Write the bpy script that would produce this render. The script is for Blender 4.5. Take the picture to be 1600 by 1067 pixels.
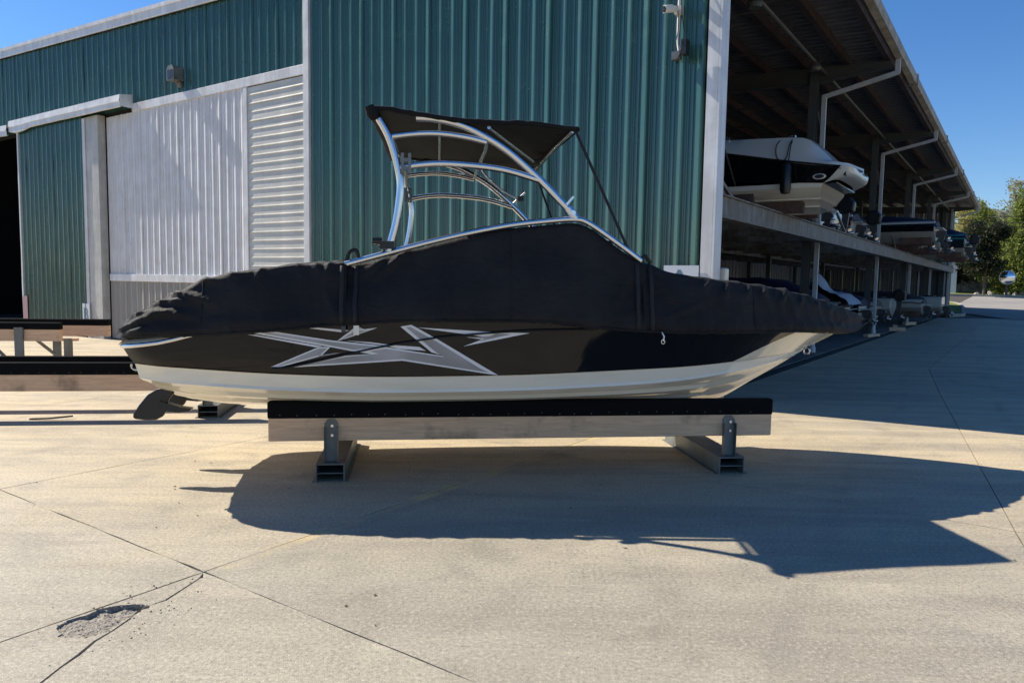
import bpy, bmesh, math, random
import numpy as np
from mathutils import Vector, Matrix, noise
from mathutils.geometry import delaunay_2d_cdt
R = math.radians
random.seed(7)
for o in list(bpy.data.objects): bpy.data.objects.remove(o)
S = bpy.context.scene
COL = S.collection

# ------------------------------------------------------------------ camera, sky, sun, exposure
CAM_H, PITCH, ROLL = 1.8822, 0.0821, 0.0162
cam_data = bpy.data.cameras.new('camera'); cam = bpy.data.objects.new('camera', cam_data); COL.objects.link(cam)
cam_data.sensor_width = 36; cam_data.lens = 36*1148.6/1600; cam_data.clip_start = .05; cam_data.clip_end = 2000
cam.matrix_world = Matrix.Translation((0, 0, CAM_H)) @ Matrix.Rotation(R(90)-PITCH, 4, 'X') @ Matrix.Rotation(ROLL, 4, 'Z')
S.camera = cam
SUN_AZ, SUN_EL = R(-62.6), math.atan(.965)
w = bpy.data.worlds.new('World'); S.world = w; w.use_nodes = True
nt = w.node_tree; bg = nt.nodes['Background']; sky = nt.nodes.new('ShaderNodeTexSky')
sky.sky_type = 'NISHITA'; sky.sun_disc = False; sky.sun_elevation = SUN_EL; sky.sun_rotation = SUN_AZ
sky.air_density = 1.0; sky.dust_density = .15; sky.ozone_density = 3.0; sky.altitude = 100
hs = nt.nodes.new('ShaderNodeHueSaturation'); hs.inputs['Saturation'].default_value = 1.2
tint = nt.nodes.new('ShaderNodeMix'); tint.data_type = 'RGBA'; tint.blend_type = 'MULTIPLY'; tint.inputs[0].default_value = 1; tint.inputs[7].default_value = (.95, 1.0, 1.14, 1)
nt.links.new(sky.outputs[0], tint.inputs[6]); nt.links.new(tint.outputs[2], hs.inputs['Color']); nt.links.new(hs.outputs[0], bg.inputs[0]); bg.inputs[1].default_value = .078
sd = bpy.data.lights.new('sun', 'SUN'); sd.energy = 5.0; sd.angle = R(.5); sd.color = (1, .915, .785)
sun = bpy.data.objects.new('sun', sd); COL.objects.link(sun)
sdir = Vector((math.sin(SUN_AZ)*math.cos(SUN_EL), math.cos(SUN_AZ)*math.cos(SUN_EL), math.sin(SUN_EL)))
sun.rotation_euler = sdir.to_track_quat('Z', 'Y').to_euler()
S.view_settings.view_transform = 'Standard'; S.view_settings.look = 'None'
S.view_settings.exposure = 0.66; S.view_settings.gamma = 1; S.view_settings.use_curve_mapping = False

# ------------------------------------------------------------------ helpers
def tag(o, label=None, cat=None, group=None, kind=None):
    if label: o['label'] = label
    if cat: o['category'] = cat
    if group: o['group'] = group
    if kind: o['kind'] = kind
    return o
def empty(name, loc=(0, 0, 0), rz=0, **k):
    o = bpy.data.objects.new(name, None); COL.objects.link(o); o.location = loc; o.rotation_euler = (0, 0, rz)
    o.empty_display_size = .1
    return tag(o, **k)
def link(name, me, parent=None, mat=None, loc=None, rot=None):
    o = bpy.data.objects.new(name, me); COL.objects.link(o)
    if parent: o.parent = parent
    if mat is not None and not me.materials:
        for m in (mat if isinstance(mat, (list, tuple)) else [mat]): me.materials.append(m)
    if loc is not None: o.location = loc
    if rot is not None: o.rotation_euler = rot
    return o
def copy_tree(o, parent=None, label=None):
    c = o.copy(); COL.objects.link(c)
    if parent: c.parent = parent
    for ch in list(o.children): copy_tree(ch, c)
    if label: c['label'] = label
    return c
class MB:
    def __init__(s): s.v = []; s.f = []; s.mi = []
    def add(s, vs, fs, mi=0):
        n = len(s.v); s.v += [tuple(p) for p in vs]; s.f += [tuple(i+n for i in f) for f in fs]; s.mi += [mi]*len(fs); return s
    def box(s, x0, x1, y0, y1, z0, z1, mi=0, M=None):
        vs = [Vector((x, y, z)) for z in (z0, z1) for y in (y0, y1) for x in (x0, x1)]
        if M is not None: vs = [M @ p for p in vs]
        return s.add(vs, [(0, 2, 3, 1), (4, 5, 7, 6), (0, 1, 5, 4), (2, 6, 7, 3), (0, 4, 6, 2), (1, 3, 7, 5)], mi)
    def bar(s, a, b, wx, wz, mi=0):                 # rectangular bar from a to b
        a = Vector(a); b = Vector(b); d = b-a; q = d.to_track_quat('Y', 'Z').to_matrix().to_4x4()
        return s.box(-wx/2, wx/2, 0, d.length, -wz/2, wz/2, mi, Matrix.Translation(a) @ q)
    def grid(s, rows, mi=0, close=False):
        n = len(rows[0]); base = len(s.v)
        for r in rows: s.v += [tuple(p) for p in r]
        for i in range(len(rows)-1):
            for j in range(n if close else n-1):
                k = (j+1) % n
                s.f.append((base+i*n+j, base+i*n+k, base+(i+1)*n+k, base+(i+1)*n+j)); s.mi.append(mi)
        return s
    def tube(s, pts, r, n=10, mi=0, caps=True, flat=1.0):
        pts = [Vector(p) for p in pts]; rows = []; up = None
        for i, p in enumerate(pts):
            t = (pts[min(i+1, len(pts)-1)]-pts[max(i-1, 0)]).normalized()
            if up is None: up = Vector((0, 0, 1)) if abs(t.z) < .9 else Vector((1, 0, 0))
            x = t.cross(up).normalized(); y = x.cross(t).normalized(); up = y
            rr = r[i] if isinstance(r, (list, tuple)) else r
            rows.append([p+x*math.cos(2*math.pi*k/n)*rr*flat+y*math.sin(2*math.pi*k/n)*rr for k in range(n)])
        b = len(s.v); s.grid(rows, mi, True)
        if caps:
            s.f.append(tuple(b+k for k in range(n))[::-1]); s.mi.append(mi)
            e = b+(len(pts)-1)*n; s.f.append(tuple(e+k for k in range(n))); s.mi.append(mi)
        return s
    def lathe(s, prof, n=20, mi=0, M=None):         # prof (r,z)
        rows = []
        for r, z in prof:
            row = [Vector((r*math.cos(2*math.pi*k/n), r*math.sin(2*math.pi*k/n), z)) for k in range(n)]
            rows.append([M @ p for p in row] if M is not None else row)
        return s.grid(rows, mi, True)
    def prism(s, poly, y0, y1, mi=0, M=None):       # polygon in xz extruded along y
        n = len(poly); vs = [Vector((x, y0, z)) for x, z in poly]+[Vector((x, y1, z)) for x, z in poly]
        if M is not None: vs = [M @ p for p in vs]
        return s.add(vs, [tuple(range(n)), tuple(range(2*n-1, n-1, -1))]+[(i, (i+1) % n+0, (i+1) % n+n, i+n) for i in range(n)], mi)
    def mesh(s, name, smooth=None):
        me = bpy.data.meshes.new(name); me.from_pydata(s.v, [], s.f)
        me.polygons.foreach_set('material_index', s.mi)
        bm = bmesh.new(); bm.from_mesh(me); bmesh.ops.recalc_face_normals(bm, faces=bm.faces); bm.to_mesh(me); bm.free()
        if smooth:
            me.polygons.foreach_set('use_smooth', [True]*len(me.polygons)); me.set_sharp_from_angle(angle=R(smooth))
        me.update(); return me
    def build(s, name, mat, parent=None, smooth=None, loc=None, rot=None):
        me = s.mesh(name, smooth)
        for m in (mat if isinstance(mat, (list, tuple)) else [mat]): me.materials.append(m)
        return link(name, me, parent, None, loc, rot)
def sm(tab, x):                                     # smooth 1-D interpolation (monotone-limited Hermite)
    xs = [t[0] for t in tab]; ys = [t[1] for t in tab]
    if x <= xs[0]: return ys[0]
    if x >= xs[-1]: return ys[-1]
    i = max(k for k in range(len(xs)-1) if xs[k] <= x)
    h = xs[i+1]-xs[i]; t = (x-xs[i])/h
    d = lambda k: (ys[k+1]-ys[k])/(xs[k+1]-xs[k])
    def m(k):
        if k == 0: return d(0)
        if k == len(xs)-1: return d(k-1)
        a, b = d(k-1), d(k)
        return 0 if a*b <= 0 else 2*a*b/(a+b)
    return ((2*t**3-3*t**2+1)*ys[i]+(t**3-2*t**2+t)*h*m(i)+(-2*t**3+3*t**2)*ys[i+1]+(t**3-t**2)*h*m(i+1))
def curve(pts, n=6):                                # Catmull-Rom resample
    P = [Vector(p) for p in pts]; P = [P[0]*2-P[1]]+P+[P[-1]*2-P[-2]]; out = []
    for i in range(1, len(P)-2):
        for k in range(n):
            t = k/n; a, b, c, d = P[i-1:i+3]
            out.append(.5*((2*b)+(c-a)*t+(2*a-5*b+4*c-d)*t*t+(3*b-a-3*c+d)*t**3))
    out.append(P[-2]); return out
def N3(x, y, z=0.): return noise.noise(Vector((x, y, z)))

# ------------------------------------------------------------------ materials
def mat(name, color, rough=.5, metal=0., spec=.5, coat=0.):
    m = bpy.data.materials.new(name); m.use_nodes = True; b = m.node_tree.nodes['Principled BSDF']
    b.inputs['Base Color'].default_value = (*color, 1); b.inputs['Roughness'].default_value = rough
    b.inputs['Metallic'].default_value = metal; b.inputs['Specular IOR Level'].default_value = spec
    b.inputs['Coat Weight'].default_value = coat; b.inputs['Coat Roughness'].default_value = .04
    return m
class NT:
    def __init__(s, m): s.m = m; s.t = m.node_tree; s.b = s.t.nodes['Principled BSDF']
    def n(s, kind, **k):
        o = s.t.nodes.new(kind)
        for a, b in k.items(): setattr(o, a, b)
        return o
    def l(s, a, b): s.t.links.new(a, b)
    def coord(s, which='Object', scale=(1, 1, 1), rot=(0, 0, 0), world=False):
        if world: c = s.n('ShaderNodeNewGeometry').outputs['Position']
        else: c = s.n('ShaderNodeTexCoord').outputs[which]
        mp = s.n('ShaderNodeMapping'); mp.inputs['Scale'].default_value = scale; mp.inputs['Rotation'].default_value = rot
        s.l(c, mp.inputs[0]); return mp.outputs[0]
    def noise(s, vec, scale, detail=4, rough=.55, dist=0):
        o = s.n('ShaderNodeTexNoise'); o.inputs['Scale'].default_value = scale; o.inputs['Detail'].default_value = detail
        o.inputs['Roughness'].default_value = rough; o.inputs['Distortion'].default_value = dist; s.l(vec, o.inputs['Vector']); return o.outputs[0]
    def ramp(s, fac, stops):
        o = s.n('ShaderNodeValToRGB'); e = o.color_ramp.elements
        while len(e) > 1: e.remove(e[-1])
        e[0].position = stops[0][0]; c = stops[0][1]; e[0].color = (*c, 1) if isinstance(c, tuple) else (c, c, c, 1)
        for p, c in stops[1:]:
            k = e.new(p); k.color = (*c, 1) if isinstance(c, tuple) else (c, c, c, 1)
        s.l(fac, o.inputs[0]); return o.outputs[0]
    def mix(s, f, a, b, mode='MIX'):
        o = s.n('ShaderNodeMix', data_type='RGBA', blend_type=mode)
        for k, vv in ((0, f), (6, a), (7, b)):
            if isinstance(vv, (int, float)): o.inputs[k].default_value = vv
            elif isinstance(vv, tuple): o.inputs[k].default_value = (*vv, 1)
            else: s.l(vv, o.inputs[k])
        return o.outputs[2]
    def math(s, op, a, b=0., c=None, clamp=False):
        o = s.n('ShaderNodeMath', operation=op, use_clamp=clamp)
        for k, vv in enumerate((a, b) if c is None else (a, b, c)):
            if isinstance(vv, (int, float)): o.inputs[k].default_value = vv
            else: s.l(vv, o.inputs[k])
        return o.outputs[0]
    def bump(s, h, strength=.3, dist=.01, prev=None):
        o = s.n('ShaderNodeBump'); o.inputs['Strength'].default_value = strength; o.inputs['Distance'].default_value = dist
        s.l(h, o.inputs['Height'])
        if prev: s.l(prev, o.inputs['Normal'])
        s.l(o.outputs[0], s.b.inputs['Normal']); return o.outputs[0]
    def color(s, c): s.l(c, s.b.inputs['Base Color'])
    def rough(s, c): s.l(c, s.b.inputs['Roughness'])
def painted(name, col, dark, rough=.4, spec=.5, streak=(6, 6, .35), amt=.6, wav=.25, metal=0.):
    m = mat(name, col, rough, metal, spec); n = NT(m)
    v = n.coord(scale=streak); a = n.noise(v, 1.2, 6, .65); b = n.noise(n.coord(scale=(1, 1, 1)), 2.3, 5, .6)
    f = n.ramp(n.math('MULTIPLY', a, b), [(.17, 1.), (.36, 0.)])
    n.color(n.mix(n.math('MULTIPLY', f, amt), col, dark))
    n.rough(n.ramp(b, [(.3, rough*.75), (.7, min(1, rough*1.35))]))
    n.bump(n.noise(n.coord(scale=(.9, .9, .5)), 1.6, 3), wav, .02)
    return m
M = {}
M['green'] = painted('green_wall_paint', (.024, .096, .076), (.04, .080, .066), .22, .8, (9, 9, .25), .5, .35)
M['white'] = painted('white_trim_paint', (.80, .81, .82), (.42, .40, .36), .4, .5, (5, 5, .4), .5, .25)
M['whitepanel'] = painted('white_wall_paint', (.76, .77, .79), (.50, .48, .45), .35, .5, (9, 9, .2), .5, .3)
M['louver'] = painted('pale_louver_paint', (.70, .69, .63), (.40, .38, .32), .42, .5, (.4, 5, 7), .6, .35)
M['greige'] = painted('greige_wall_paint', (.36, .345, .32), (.27, .25, .22), .45, .4, (9, 9, .3), .5, .2)
M['post'] = painted('grey_post_paint', (.58, .57, .53), (.30, .28, .25), .5, .4, (5, 5, .4), .6, .2)
M['gutter'] = painted('weathered_gutter_paint', (.44, .40, .33), (.20, .17, .13), .6, .3, (3, 3, 3), .8, .3)
M['pipe'] = painted('downspout_paint', (.56, .57, .57), (.36, .34, .31), .45, .4, (5, 5, .4), .5, .1)
M['pvc'] = mat('white_pvc', (.66, .65, .60), .4)
M['steel_dark'] = painted('dark_column_paint', (.060, .078, .080), (.09, .07, .055), .5, .4, (4, 4, .6), .6, .2)
M['purlin'] = painted('red_primer_steel', (.052, .033, .032), (.035, .027, .026), .55, .3, (2, 2, 2), .7, .2)
M['deck'] = painted('galvanised_roof_deck', (.17, .17, .18), (.10, .09, .085), .4, .5, (3, 3, 3), .6, .3, .5)
M['rackbeam'] = painted('rack_beam_paint', (.27, .265, .24), (.12, .085, .06), .6, .3, (4, 4, 1.5), .9, .2)
M['backwall'] = painted('bare_back_wall', (.26, .24, .205), (.14, .12, .10), .5, .4, (6, 6, .3), .6, .2)
M['void'] = mat('interior_shade_black', (.02, .02, .022), .8)  # near-black colour stands in for the shade of the unlit interior
M['black'] = mat('black_plastic', (.012, .012, .013), .35)
M['rubber'] = mat('black_rope', (.010, .010, .011), .7)
M['leaf_dark'] = None

def concrete(name, dark=False):
    m = mat(name, (.4, .36, .3), .72, 0, .35); n = NT(m); v = n.coord(world=True)
    big = n.noise(v, .33, 5, .6, .4); mid = n.noise(v, 1.7, 6, .65); fine = n.noise(v, 42, 6, .75); grit = n.noise(v, 170, 3, .8)
    sep = n.n('ShaderNodeSeparateXYZ'); n.l(v, sep.inputs[0])
    yy = n.math('ADD', sep.outputs[1], n.math('MULTIPLY', mid, 2.5))
    near = n.ramp(n.math('MULTIPLY', yy, .08), [(.44, 0.), (.72, 1.)])
    c = n.mix(near, (.355, .325, .255), (.56, .455, .285))
    c = n.mix(n.ramp(big, [(.38, 0.), (.62, .6)]), c, n.mix(near, (.305, .285, .225), (.49, .41, .275)))
    # long swept streaks left by water and wheels
    sv = n.coord(world=True, scale=(.22, 1.6, 1), rot=(0, 0, R(-12))); st = n.noise(sv, 1.4, 7, .7, .3)
    c = n.mix(n.ramp(st, [(.44, 0.), (.60, .60)]), c, (.25, .22, .175))
    c = n.mix(n.ramp(n.noise(n.coord(world=True, scale=(.3, 1.3, 1), rot=(0, 0, R(8))), 2.1, 7, .72), [(.56, 0.), (.72, .5)]), c, (.56, .49, .38))
    c = n.mix(n.ramp(mid, [(.32, .40), (.46, 0.)]), c, (.22, .20, .16))
    bl_n = n.noise(v, .85, 7, .72, .8); c = n.mix(n.ramp(bl_n, [(.54, 0.), (.64, .30)]), c, (.22, .205, .165)); c = n.mix(n.ramp(bl_n, [(.33, .25), (.43, 0.)]), c, (.56, .50, .40))
    sep2 = n.n('ShaderNodeTexWave'); sep2.inputs['Scale'].default_value = .21; sep2.inputs['Distortion'].default_value = 3.2; sep2.inputs['Detail'].default_value = 3; n.l(n.coord(world=True, rot=(0, 0, R(31))), sep2.inputs['Vector'])
    c = n.mix(n.math('MULTIPLY', n.ramp(sep2.outputs[1], [(.95, 0.), (.99, .22)]), n.ramp(bl_n, [(.42, .0), (.58, 1.)])), c, (.16, .145, .125))
    c = n.mix(n.ramp(fine, [(.36, .85), (.48, 0.), (.53, 0.), (.66, .65)]), c, n.mix(n.math('GREATER_THAN', fine, .5), (.17, .15, .125), (.62, .56, .46)))
    c = n.mix(n.ramp(grit, [(.36, .75), (.48, 0.)]), c, (.13, .115, .09)); c = n.mix(n.ramp(grit, [(.53, 0.), (.66, .5)]), c, (.70, .63, .50))
    # scattered dark specks and oil spots
    vo = n.n('ShaderNodeTexVoronoi'); vo.inputs['Scale'].default_value = 3.1; vo.inputs['Randomness'].default_value = 1; n.l(v, vo.inputs['Vector'])
    sp = n.math('LESS_THAN', n.math('ADD', vo.outputs['Distance'], n.math('MULTIPLY', fine, .05)), .050)
    c = n.mix(n.math('MULTIPLY', sp, n.ramp(big, [(.45, 0.), (.6, .75)])), c, (.09, .08, .07))
    # faded yellow paint line that follows one joint
    rotv = n.coord(world=True, rot=(0, 0, .6031)); sx = n.n('ShaderNodeSeparateXYZ'); n.l(rotv, sx.inputs[0])
    px = n.math('ABSOLUTE', n.math('ADD', sx.outputs[0], n.math('ADD', 4.16, n.math('MULTIPLY', n.math('SUBTRACT', mid, .5), .05))))
    ln = n.math('SUBTRACT', 1, n.ramp(px, [(.035, 0.), (.075, 1.)]))
    ln = n.math('MULTIPLY', ln, n.math('GREATER_THAN', sx.outputs[1], 2.75)); msk = n.math('MULTIPLY', ln, n.ramp(n.noise(v, 1.1, 6, .7), [(.42, .0), (.62, .75)]))
    c = n.mix(msk, c, (.60, .47, .22))
    oi = n.n('ShaderNodeObjectInfo'); c = n.mix(1., c, n.ramp(oi.outputs['Random'], [(0., (.88, .885, .90)), (.5, (1., 1., 1.)), (1., (1.07, 1.05, 1.0))]), 'MULTIPLY')
    n.color(c)
    n.rough(n.ramp(mid, [(.35, .52), (.65, .82)]))
    b1 = n.bump(mid, .25, .03); b2 = n.bump(fine, .45, .006, b1); n.bump(grit, .3, .0025, b2)
    return m
M['concrete'] = concrete('yard_concrete')
def simple_noise(name, c1, c2, scale, rough=.8, bump=.4, dist=.01, spec=.3, stretch=(1, 1, 1)):
    m = mat(name, c1, rough, 0, spec); n = NT(m); v = n.coord(scale=stretch); f = n.noise(v, scale, 6, .65)
    n.color(n.mix(n.ramp(f, [(.35, 0.), (.65, 1.)]), c1, c2)); n.bump(f, bump, dist); return m
M['spall'] = simple_noise('broken_concrete', (.36, .33, .275), (.19, .17, .145), 60, .95, .8, .008)
M['base'] = simple_noise('packed_earth', (.10, .09, .075), (.05, .045, .04), 3)
M['asphalt'] = simple_noise('worn_road', (.30, .28, .25), (.23, .215, .20), .35, .9, .1)
M['grass'] = simple_noise('mown_grass', (.12, .17, .035), (.20, .20, .06), .8, .95, .5, .05)
M['curb'] = simple_noise('curb_concrete', (.45, .42, .34), (.32, .30, .25), 2)
M['stone'] = simple_noise('pale_bank_stone', (.46, .43, .38), (.16, .145, .12), 1.3, .95, 1., .3)
M['floor'] = simple_noise('shed_floor', (.17, .16, .145), (.10, .095, .09), .8)
M['wood'] = mat('weathered_timber', (.3, .22, .17), .75, 0, .3)
n = NT(M['wood']); v = n.coord(scale=(1.2, 14, 22)); g = n.noise(v, 2.2, 7, .7, .6); big = n.noise(n.coord(scale=(1, 1, 1)), 1.8, 5, .6)
c = n.mix(n.ramp(g, [(.35, 0.), (.65, 1.)]), (.88, .58, .36), (.64, .42, .26)); c = n.mix(n.ramp(big, [(.55, 0.), (.72, .75)]), c, (.13, .09, .07))
kn = n.n('ShaderNodeTexVoronoi'); kn.inputs['Scale'].default_value = 1.6; n.l(n.coord(scale=(1, 1.5, 2.6)), kn.inputs['Vector'])
c = n.mix(n.ramp(kn.outputs['Distance'], [(.03, .85), (.10, 0.)]), c, (.07, .045, .03)); n.color(c); n.bump(g, .5, .004)
M['carpet'] = mat('black_bunk_carpet', (.008, .008, .009), .95, 0, .1)
n = NT(M['carpet']); n.bump(n.noise(n.coord(), 120, 3), .6, .004)
M['galv'] = painted('galvanised_steel', (.22, .235, .23), (.12, .115, .10), .5, .5, (4, 4, 2), .7, .2, .55)
M['brownblock'] = simple_noise('stained_timber_block', (.17, .10, .075), (.07, .045, .035), 3)
M['chrome'] = mat('polished_aluminium', (.74, .74, .75), .24, 1.)
M['gel_white'] = mat('white_gelcoat', (.86, .80, .66), .13, 0, .5, .4)
n = NT(M['gel_white']); v = n.coord(); f = n.noise(n.coord(scale=(.7, 1, 5)), 2.4, 6, .65)
n.color(n.mix(n.ramp(f, [(.5, 0.), (.75, .35)]), (.86, .80, .66), (.60, .54, .40))); n.bump(n.noise(v, 1.1, 3), .08, .02)
M['gel_black'] = mat('black_gelcoat', (.006, .006, .007), .06, 0, .38, .0)
n = NT(M['gel_black']); n.bump(n.noise(n.coord(scale=(.6, 1, 1.5)), 1.3, 3), .06, .02)
M['gel_shed'] = mat('cream_gelcoat', (.58, .57, .52), .2, 0, .5, .3)
M['decal_white'] = mat('silver_white_decal', (.74, .75, .78), .25, 0, .5, .3)
M['decal_grey'] = mat('grey_decal', (.20, .20, .215), .28, .0, .5, .3)
n = NT(M['decal_grey']); n.color(n.mix(n.ramp(n.noise(n.coord(scale=(1, 1, 1)), 2.2, 2), [(.35, 0.), (.65, 1.)]), (.40, .40, .43), (.25, .25, .255)))
def fabric(name, c1, c2):
    m = mat(name, c1, .66, 0, .16); n = NT(m); v = n.coord()
    a = n.noise(v, 1.6, 6, .65); n.color(n.mix(n.ramp(a, [(.4, 0.), (.7, 1.)]), c1, c2))
    n.b.inputs['Sheen Weight'].default_value = .02; n.b.inputs['Sheen Roughness'].default_value = .45
    b1 = n.bump(n.noise(n.coord(scale=(1, 1, 1.6)), 5.5, 7, .62, 1.2), .55, .03); n.bump(n.noise(v, 260, 2), .25, .002, b1); return m
M['cover'] = fabric('black_canvas', (.0140, .0138, .0150), (.026, .025, .025))
M['canopy'] = fabric('dark_grey_canvas', (.008, .0085, .0105), (.014, .014, .016))
M['tarp_grey'] = fabric('charcoal_tarp', (.03, .032, .04), (.05, .055, .065))
M['tarp_blue'] = fabric('pale_blue_tarp', (.42, .47, .56), (.30, .34, .42))
M['tarp_navy'] = fabric('navy_tarp', (.012, .016, .04), (.02, .03, .07))
M['teal'] = mat('teal_gelcoat', (.02, .20, .24), .25, 0, .5, .3)
M['navy'] = mat('navy_gelcoat', (.010, .014, .028), .15, 0, .5, .4)
M['maroon'] = mat('dark_red_gelcoat', (.10, .015, .02), .2, 0, .5, .4)
M['prop'] = mat('stainless_propeller', (.6, .58, .54), .25, 1.)
M['drivegrey'] = mat('grey_outdrive_paint', (.05, .052, .055), .35)
M['sign'] = mat('white_sign_board', (.62, .66, .72), .4)
M['letter'] = mat('blue_grey_letter_paint', (.13, .19, .27), .5)
M['pink'] = simple_noise('faded_pink_notice', (.50, .27, .28), (.38, .30, .30), 9)
M['mirror'] = mat('convex_mirror_glass', (.85, .87, .9), .06, 1.)
M['bark'] = simple_noise('grey_bark', (.16, .13, .10), (.07, .055, .045), 5, .95, .8, .03)
def leafmat(name, c1, c2, c3):
    m = mat(name, c1, .55, 0, .35); n = NT(m); g = n.n('ShaderNodeNewGeometry'); r = g.outputs['Random Per Island']
    big = n.noise(n.coord(world=True), .45, 3)
    c = n.ramp(r, [(0., c1), (.5, c2), (1., c3)]); n.color(n.mix(n.ramp(big, [(.35, .45), (.6, 0.)]), c, tuple(k*.6 for k in c1)))
    tr = n.n('ShaderNodeBsdfTranslucent'); n.l(c, tr.inputs[0]); ms = n.n('ShaderNodeMixShader'); ms.inputs[0].default_value = .55; out = [q for q in n.t.nodes if q.type == 'OUTPUT_MATERIAL'][0]; n.l(n.b.outputs[0], ms.inputs[1]); n.l(tr.outputs[0], ms.inputs[2]); n.l(ms.outputs[0], out.inputs[0])
    return m
M['leaf_dark'] = leafmat('dark_glossy_leaves', (.018, .030, .014), (.03, .045, .02), (.065, .06, .03))
M['leaf_green'] = leafmat('green_leaves', (.13, .18, .035), (.21, .26, .055), (.28, .31, .08))
M['leaf_yellow'] = leafmat('yellow_green_leaves', (.26, .26, .07), (.38, .34, .12), (.46, .38, .16))
M['leaf_pale'] = leafmat('pale_grey_green_leaves', (.24, .25, .13), (.34, .34, .22), (.42, .40, .28))

# ------------------------------------------------------------------ site frame: X out through the open side, Y along the shed
TH = .6031; CO = Vector((2.8347, 11.4989, 0)); AX = Vector((math.cos(TH), -math.sin(TH), 0)); AY = Vector((math.sin(TH), math.cos(TH), 0))
def W(p, q, z=0.): return CO+AX*p+AY*q+Vector((0, 0, z))
BR = -TH

# ground base, slabs
def ter(x, y): return .03*max(0, y-45)
mb = MB(); xs = [-300, -120, -60, -20, 0, 15, 25, 35, 50, 70, 100, 160, 300]; ys = [-200, -60, -20, 0, 20, 35, 45, 55, 70, 90, 120, 180, 350]
mb.grid([[(x, y, ter(x, y)-.045) for x in xs] for y in ys]); tag(mb.build('ground', M['base']), kind='structure')
mb = MB(); mb.grid([[(x, y, -.012+ter(x, y)) for x in (-60, -20, 0, 20, 40, 56)] for y in (-60, -20, -6)])
tag(mb.build('rear_yard_concrete', M['concrete']), kind='structure')
yard = empty('concrete_yard', W(0, 0), BR, kind='structure')
def inpoly(x, y, poly):
    c = False; n = len(poly); j = n-1
    for i in range(n):
        xi, yi = poly[i]; xj, yj = poly[j]
        if (yi > y) != (yj > y) and x < (xj-xi)*(y-yi)/(yj-yi)+xi: c = not c
        j = i
    return c
# joints, in site coordinates (p across, q along)
def pj(k, q):
    if k == 0: return 0.
    if k == 1: return 3.67-.141*min(q, 8)
    return {-1: -3.05, -2: -7.3, -3: -11.5, -4: -15.7, -5: -19.9, -6: -24.1, -7: -28.3, 2: 8.3, 3: 12.5, 4: 16.7, 5: 20.9, 6: 25.1, 7: 29.3}[k]
QL = [-21, -16.8, -12.6, -8.43, -4.23]+[4.2*i for i in range(0, 14)]
def jag(a, b, amp, seed, n):
    return [(a[0]+(b[0]-a[0])*t+amp*N3(t*9, seed), a[1]+(b[1]-a[1])*t+amp*N3(seed, t*9+5)) for t in [i/n for i in range(n)]]
crack_c = [(.07, -8.50), (.14, -8.66), (.20, -8.80), (.19, -8.93), (.27, -9.05), (.33, -9.17), (.37, -9.28), (.45, -9.40), (.50, -9.50), (.58, -9.63), (.66, -9.8), (.72, -10.0), (.80, -10.3), (.95, -10.8), (1.0, -11.2)]
hole = [(.20, -8.885), (.12, -8.93), (.045, -8.99), (.02, -9.08), (.035, -9.17), (.015, -9.24), (.07, -9.33), (.16, -9.36), (.24, -9.35), (.30, -9.27), (.315, -9.18), (.26, -9.09), (.235, -9.0)]
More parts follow.
